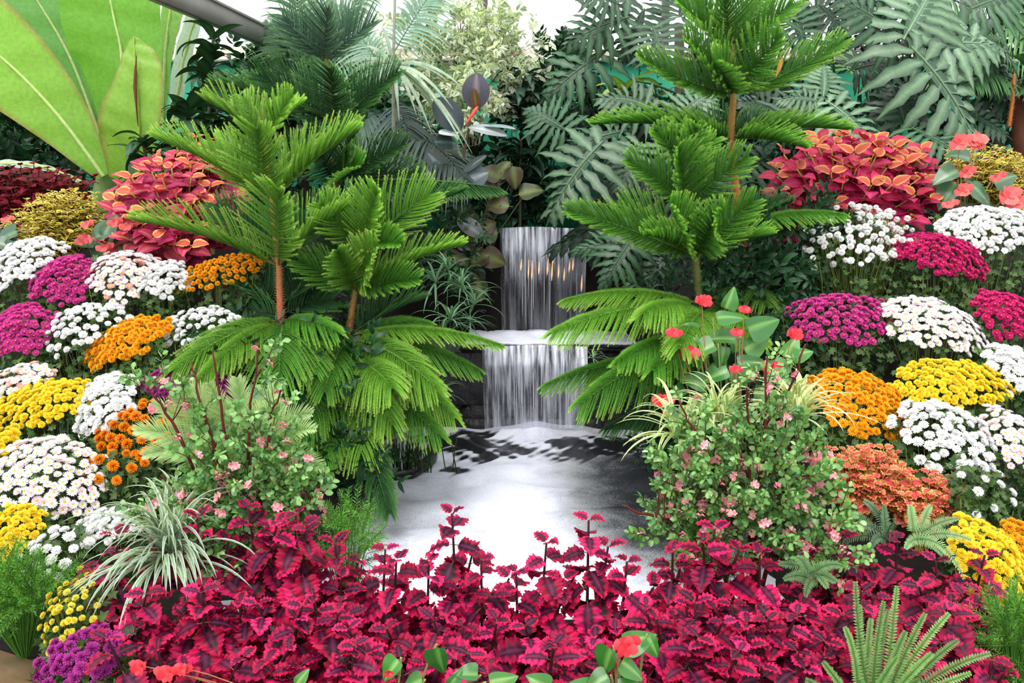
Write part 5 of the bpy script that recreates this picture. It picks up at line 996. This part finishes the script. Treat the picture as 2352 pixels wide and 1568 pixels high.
    for px, py, a, sz in [(1150, 395, 60, 50), (1135, 400, 150, 56), (1180, 400, -80, 50), (1210, 440, 20, 56), (1150, 470, 170, 56), (1110, 525, 30, 50), (1075, 550, 170, 62), (1125, 590, -20, 60), (1105, 590, -160, 54), (1060, 600, 200, 50), (1090, 630, -60, 56), (1040, 590, 160, 50), (1120, 540, 60, 50), (1075, 500, 110, 50), (1130, 430, -100, 44), (1050, 640, 230, 44), (1100, 660, -80, 50)]:
        p = P(px, py, 6.55); a = R(a); link('leaf', random.choice(ms), root, frame(p-V3(math.cos(a), 0, math.sin(a))*sz*.5*6.55/F, V3(math.cos(a), random.uniform(-.3, .1), math.sin(a)), nz(TOCAM+UP*.4+np.random.uniform(-.3, .3, 3)), sz*6.55/F*1.1))
        link('stem', tube(bez(V3(*root.location), lerp(V3(*root.location), p, .5)+V3(0, .03, 0), p, 6), .004, 5, C('5a5638')).mesh('stem', M_BARK), root)

# ------------------------------------------------------------------ grasses and ferns
def blade(elev, L, w, c, e, droop=1.4, ns=12):
    th = elev; p = V3(0, 0, 0); V = []; cc = []
    for i in range(ns+1):
        f = i/ns; ww = w/2*(1-f**3)*(min(1, .5+f*3)); n = V3(0, -math.sin(th), math.cos(th)); V += [p-V3(ww, 0, 0)+n*ww*.35, p-V3(ww*.55, 0, 0)+n*ww*.1, p, p+V3(ww*.55, 0, 0)+n*ww*.1, p+V3(ww, 0, 0)+n*ww*.35]; cc += [e, lerp(c, e, .25), c, lerp(c, e, .25), e]
        p = p+V3(0, math.cos(th), math.sin(th))*L/ns; th -= (elev+droop)/ns*(.4+1.2*f)
    g = G(); g.add(V, None, [(5*i+j, 5*i+j+1, 5*i+6+j, 5*i+5+j) for i in range(ns) for j in range(4)], np.array(cc)); return g
def tuft(name, label, px, py, Y, n, L, w, c, e, group=None, elev=(.5, 1.45), droop=1.0, bias=None, part='blade', z=None):
    b = P(px, py, Y) if z is None else V3(P(px, py, Y)[0], Y, z); root = thing(name, label, 'plant', b, group); ms = [blade(x, 1, w/L, C(c), C(e), d).mesh('grass_blade', M_LEAF) for x in np.linspace(*elev, 4) for d in (droop, droop*.5)]
    for i in range(n):
        a = random.uniform(0, 6.283)
        if bias is not None and random.random() < .6: a = R(bias)+random.gauss(0, .5)
        M = np.array(Matrix.Rotation(a, 4, 'Z'))*1.0; s = L*random.uniform(.65, 1.15); M[:3, :3] *= s; M[:3, 3] = b+np.random.uniform(-.03, .03, 3)*V3(1, 1, .3); link(part, random.choice(ms), root, M)
    return root
def fernclump(name, label, px, py, Y, tips, m, wid, n, c0, c1, group=None, sag=.25, face=.5, z=None, mat=None, a0=80, a1=50, lift=.1, droop=.1, part='frond', shape=.5):
    b = P(px, py, Y) if z is None else V3(P(px, py, Y)[0], Y, z); root = thing(name, label, 'fern', b, group)
    lf = lambda s: m*(min(1, s/.12)**.6)*(1-s)**shape+.004
    for tx, ty, dy in tips:
        t = P(tx, ty, Y+dy); L = np.linalg.norm(t-b); q = bez(b+np.random.uniform(-.03, .03, 3)*V3(1, 1, 0), (b+t)/2+UP*sag*L*random.uniform(.6, 1.7)+V3(random.uniform(-.06, .06)*L, 0, 0), t, 16); link(part, pinnate(q, n, lf, wid, a0, a1, lift, droop, face, C(c0), C(c1), .12, .003, 3, jitter=.08).mesh(part, mat or M_LEAF), root)
    return root
FZ = []
def fluffy(label, regs, Y, z=0):
    if not FZ:
        nl = [gleaf(.022, .0028, 'lance', 2, 1, .1, .3, col=C(h)) for h in ('4c8a2c', '6aa83c', '3a7424', '82bc50')]; FZ.extend(sprig(nl, 46, .11, .8, C('5a8a34')).mesh('feathery_sprig', M_LEAF) for _ in range(4))
    c = P(regs[0][0], regs[0][1]+60, Y); shrub('asparagus_fern', label, 'fern', V3(c[0], Y, z), [], [(a, b, rx, ry, Y, dY, n) for a, b, rx, ry, dY, n in regs], FZ, M_LEAF, 'feathery_sprig', 'feathery asparagus ferns', '4a7a2c', sc=(.8, 1.3), upb=.5, toward=.6)
def build_grasses():
    tuft('spider_plant', 'striped white and green spider plant tuft fountaining beside the left shrub', 395, 1285, 2.78, 150, .36, .016, '7c9a7c', 'dfe6d6', 'striped spider plants', (.35, 1.45), 1.2, 190)
    tuft('spider_plant', 'upright striped grass blades left of the shrub stems', 400, 1160, 2.95, 16, .2, .014, '8aa888', 'e4eadc', 'striped spider plants', (1.0, 1.5), .5)
    tuft('spider_plant', 'cream striped grass spilling left of the right shrub toward the pool', 1560, 1000, 3.25, 46, .3, .017, '9ab464', 'eef0c8', 'striped spider plants', (.3, 1.3), 1.1, 170)
    tuft('spider_plant', 'cream striped grass between the right shrub and the golden mum', 1830, 960, 3.25, 90, .28, .015, 'a8b870', 'f2f2d0', 'striped spider plants', (.3, 1.4), 1.2)
    tuft('spider_plant', 'cream striped grass low behind the right shrub stems', 1650, 960, 3.3, 50, .26, .015, '9ab464', 'eef0c8', 'striped spider plants', (.5, 1.4), 1.0)
    def sedge(label, px, py, Y, umb, L=.2, n=20, c='5c8a5c', base=None):
        b = P(px, py, Y); root = thing('umbrella_sedge', label, 'plant', b, 'umbrella sedges by the falls'); ms = [blade(x, 1, .05, C(c), C(c)*1.5, 1.0).mesh('sedge_blade', M_LEAF) for x in (-.1, .3, .8, 1.1)]
        for ux, uy, dy, s in umb:
            p = P(ux, uy, Y+dy); link('stem', tube(bez(b, (b+p)/2+UP*.03, p, 8), .004, 5, C('3a6a3a')).mesh('stem', M_LEAF), root)
            for k in range(n):
                M = np.array(Matrix.Rotation(random.uniform(0, 6.28), 4, 'Z'))@rot('X', random.uniform(-.3, .3)); M[:3, :3] *= L*s*random.uniform(.7, 1.1); M[:3, 3] = p; link('blade', random.choice(ms), root, M)
    sedge('umbrella sedge with drooping grassy heads left of the waterfall', 1020, 860, 5.6, [(1035, 735, -.1, 1.3), (1000, 650, .2, 1.3), (1060, 660, .2, 1.2), (1090, 700, .1, 1.1), (1080, 740, .1, 1.0), (1030, 620, .3, 1.2), (1010, 900, -.1, .9)], .24, 22, '6a9070')
    sedge('small bright umbrella sedge on the dark ledge right of the upper fall', 1455, 700, 6.2, [(1446, 650, 0, 1.0)], .2, 22, '6a9c40')
    sedge('umbrella sedge with upright thin blades under the right pines', 1520, 720, 6.2, [(1522, 630, 0, 1.2)], .24, 22, '3c6a34')
    sedge('small pale sedge at the right end of the lower fall', 1385, 930, 5.9, [(1362, 822, -.1, .8)], .2, 16, '8aa888')
    root = thing('reed_clump', 'dark reed clump at the left back edge of the pool', 'plant', P(945, 1090, 4.9), None)
    for i in range(70):
        b = P(945+random.gauss(0, 34), 1085, 4.9+random.uniform(-.1, .12)); t = b+V3(random.uniform(-.06, .06), random.uniform(-.05, .05), random.uniform(.18, .34)); link('reed', tube([b, (b+t)/2+V3(random.uniform(-.01, .01), 0, 0), t], [.004, .0035, .001], 5, lerp(C('1c3416'), C('44682c'), random.random())).mesh('reed', M_LEAF), root)
    # ferns
    pal = ('7ca45c', 'd0e4a8')
    fernclump('cycad', 'young cycad with pale stiff feather leaves behind the left shrub', 560, 1120, 3.25, [(350, 925, -.1), (430, 890, 0), (545, 870, .05), (640, 880, .05), (715, 950, -.1), (690, 1010, -.15), (330, 1045, -.2), (650, 930, 0), (740, 1075, -.15), (600, 900, .1), (395, 905, -.15), (670, 960, -.2), (725, 985, -.2), (310, 990, -.2), (480, 880, -.1)], .15, .008, 34, *pal, None, .22, .6, None, None, 60, 30, .4, .05)
    fernclump('fern', 'grey green fern arching over the crimson coleus at the right', 2030, 1240, 2.95, [(1945, 1175, 0), (1985, 1150, .05), (2030, 1160, 0), (1960, 1215, -.1), (2060, 1200, -.1), (2000, 1260, -.12), (1930, 1250, -.05)], .026, .006, 20, '4f6e52', '809c78', 'small ferns on the right', .25, .6)
    fernclump('fern', 'light green fern draping toward the bright yellow mum', 2100, 1235, 2.9, [(2200, 1190, 0), (2230, 1240, -.05), (2180, 1290, -.1), (2090, 1160, .05), (2080, 1260, -.1), (2140, 1160, .1), (2215, 1330, -.2)], .026, .006, 24, '5f844e', '98b47c', 'small ferns on the right', .3, .6)
    fernclump('fern', 'small dark fern among the crimson coleus below the right shrub', 1865, 1325, 2.6, [(1790, 1295, 0), (1830, 1280, .02), (1900, 1350, -.08), (1850, 1370, -.1), (1920, 1335, -.05), (1800, 1330, -.05), (1935, 1300, 0)], .026, .006, 18, '44683f', '76985e', 'small ferns on the right', .25, .65)
    fernclump('sword_fern', 'sword fern with long bead like fronds at the front right', 1990, 1680, 2.15, [(1965, 1335, .05), (2060, 1345, .05), (2125, 1408, 0), (2180, 1408, 0), (2275, 1500, -.05), (2000, 1420, .1), (2040, 1400, .1), (2140, 1500, -.05), (2230, 1545, -.1), (1890, 1520, -.05), (1850, 1560, -.1), (2080, 1450, 0), (1940, 1440, .02), (2110, 1560, -.1), (2030, 1380, .03), (1975, 1390, .06), (2200, 1470, -.02), (2160, 1590, -.12), (1900, 1580, -.1), (2060, 1510, -.05)],   .0145, .0075, 40, '55803e', '9cc078', None, .12, .6, None, None, 85, 65, .05, .05, shape=.3)
    fluffy('feathery green fern at the left edge above the sandy path', [(50, 1365, 80, 42, .12, 130), (-10, 1350, 60, 50, .12, 60)], 2.7)
    fluffy('feathery light green fern at the left corner of the pool', [(790, 1270, 55, 70, .1, 80), (820, 1215, 40, 30, .06, 20)], 2.95)
    fluffy('feathery green fern at the right corner of the pool', [(1605, 1290, 50, 60, .1, 80)], 2.9)
    fluffy('feathery green fern at the lower right corner', [(2335, 1480, 50, 90, .12, 150)], 2.45)

def build_bits():
    p = P(1797, 130, 4.6); g = gleaf(.11, .022, 'lance', 8, 1, .4, .5, col=C('b8823c')); o = link('dry_leaf', g.mesh('dry_leaf', M_LEAF), None, frame(p, V3(-.25, -.1, -1), TOCAM))
    o['label'] = 'dry yellow brown leaf caught on the tall right pine'; o['category'] = 'leaf'

exec_parts = [build_setting, build_water, build_banana, build_philodendrons, build_palms, build_pines, build_shrubs, build_begonias, build_mums, build_coleus, build_grasses, build_bits]

import time as _t
for f in exec_parts:
    t0 = _t.time(); f(); print('BUILD', f.__name__, round(_t.time()-t0, 1), len(bpy.data.objects))
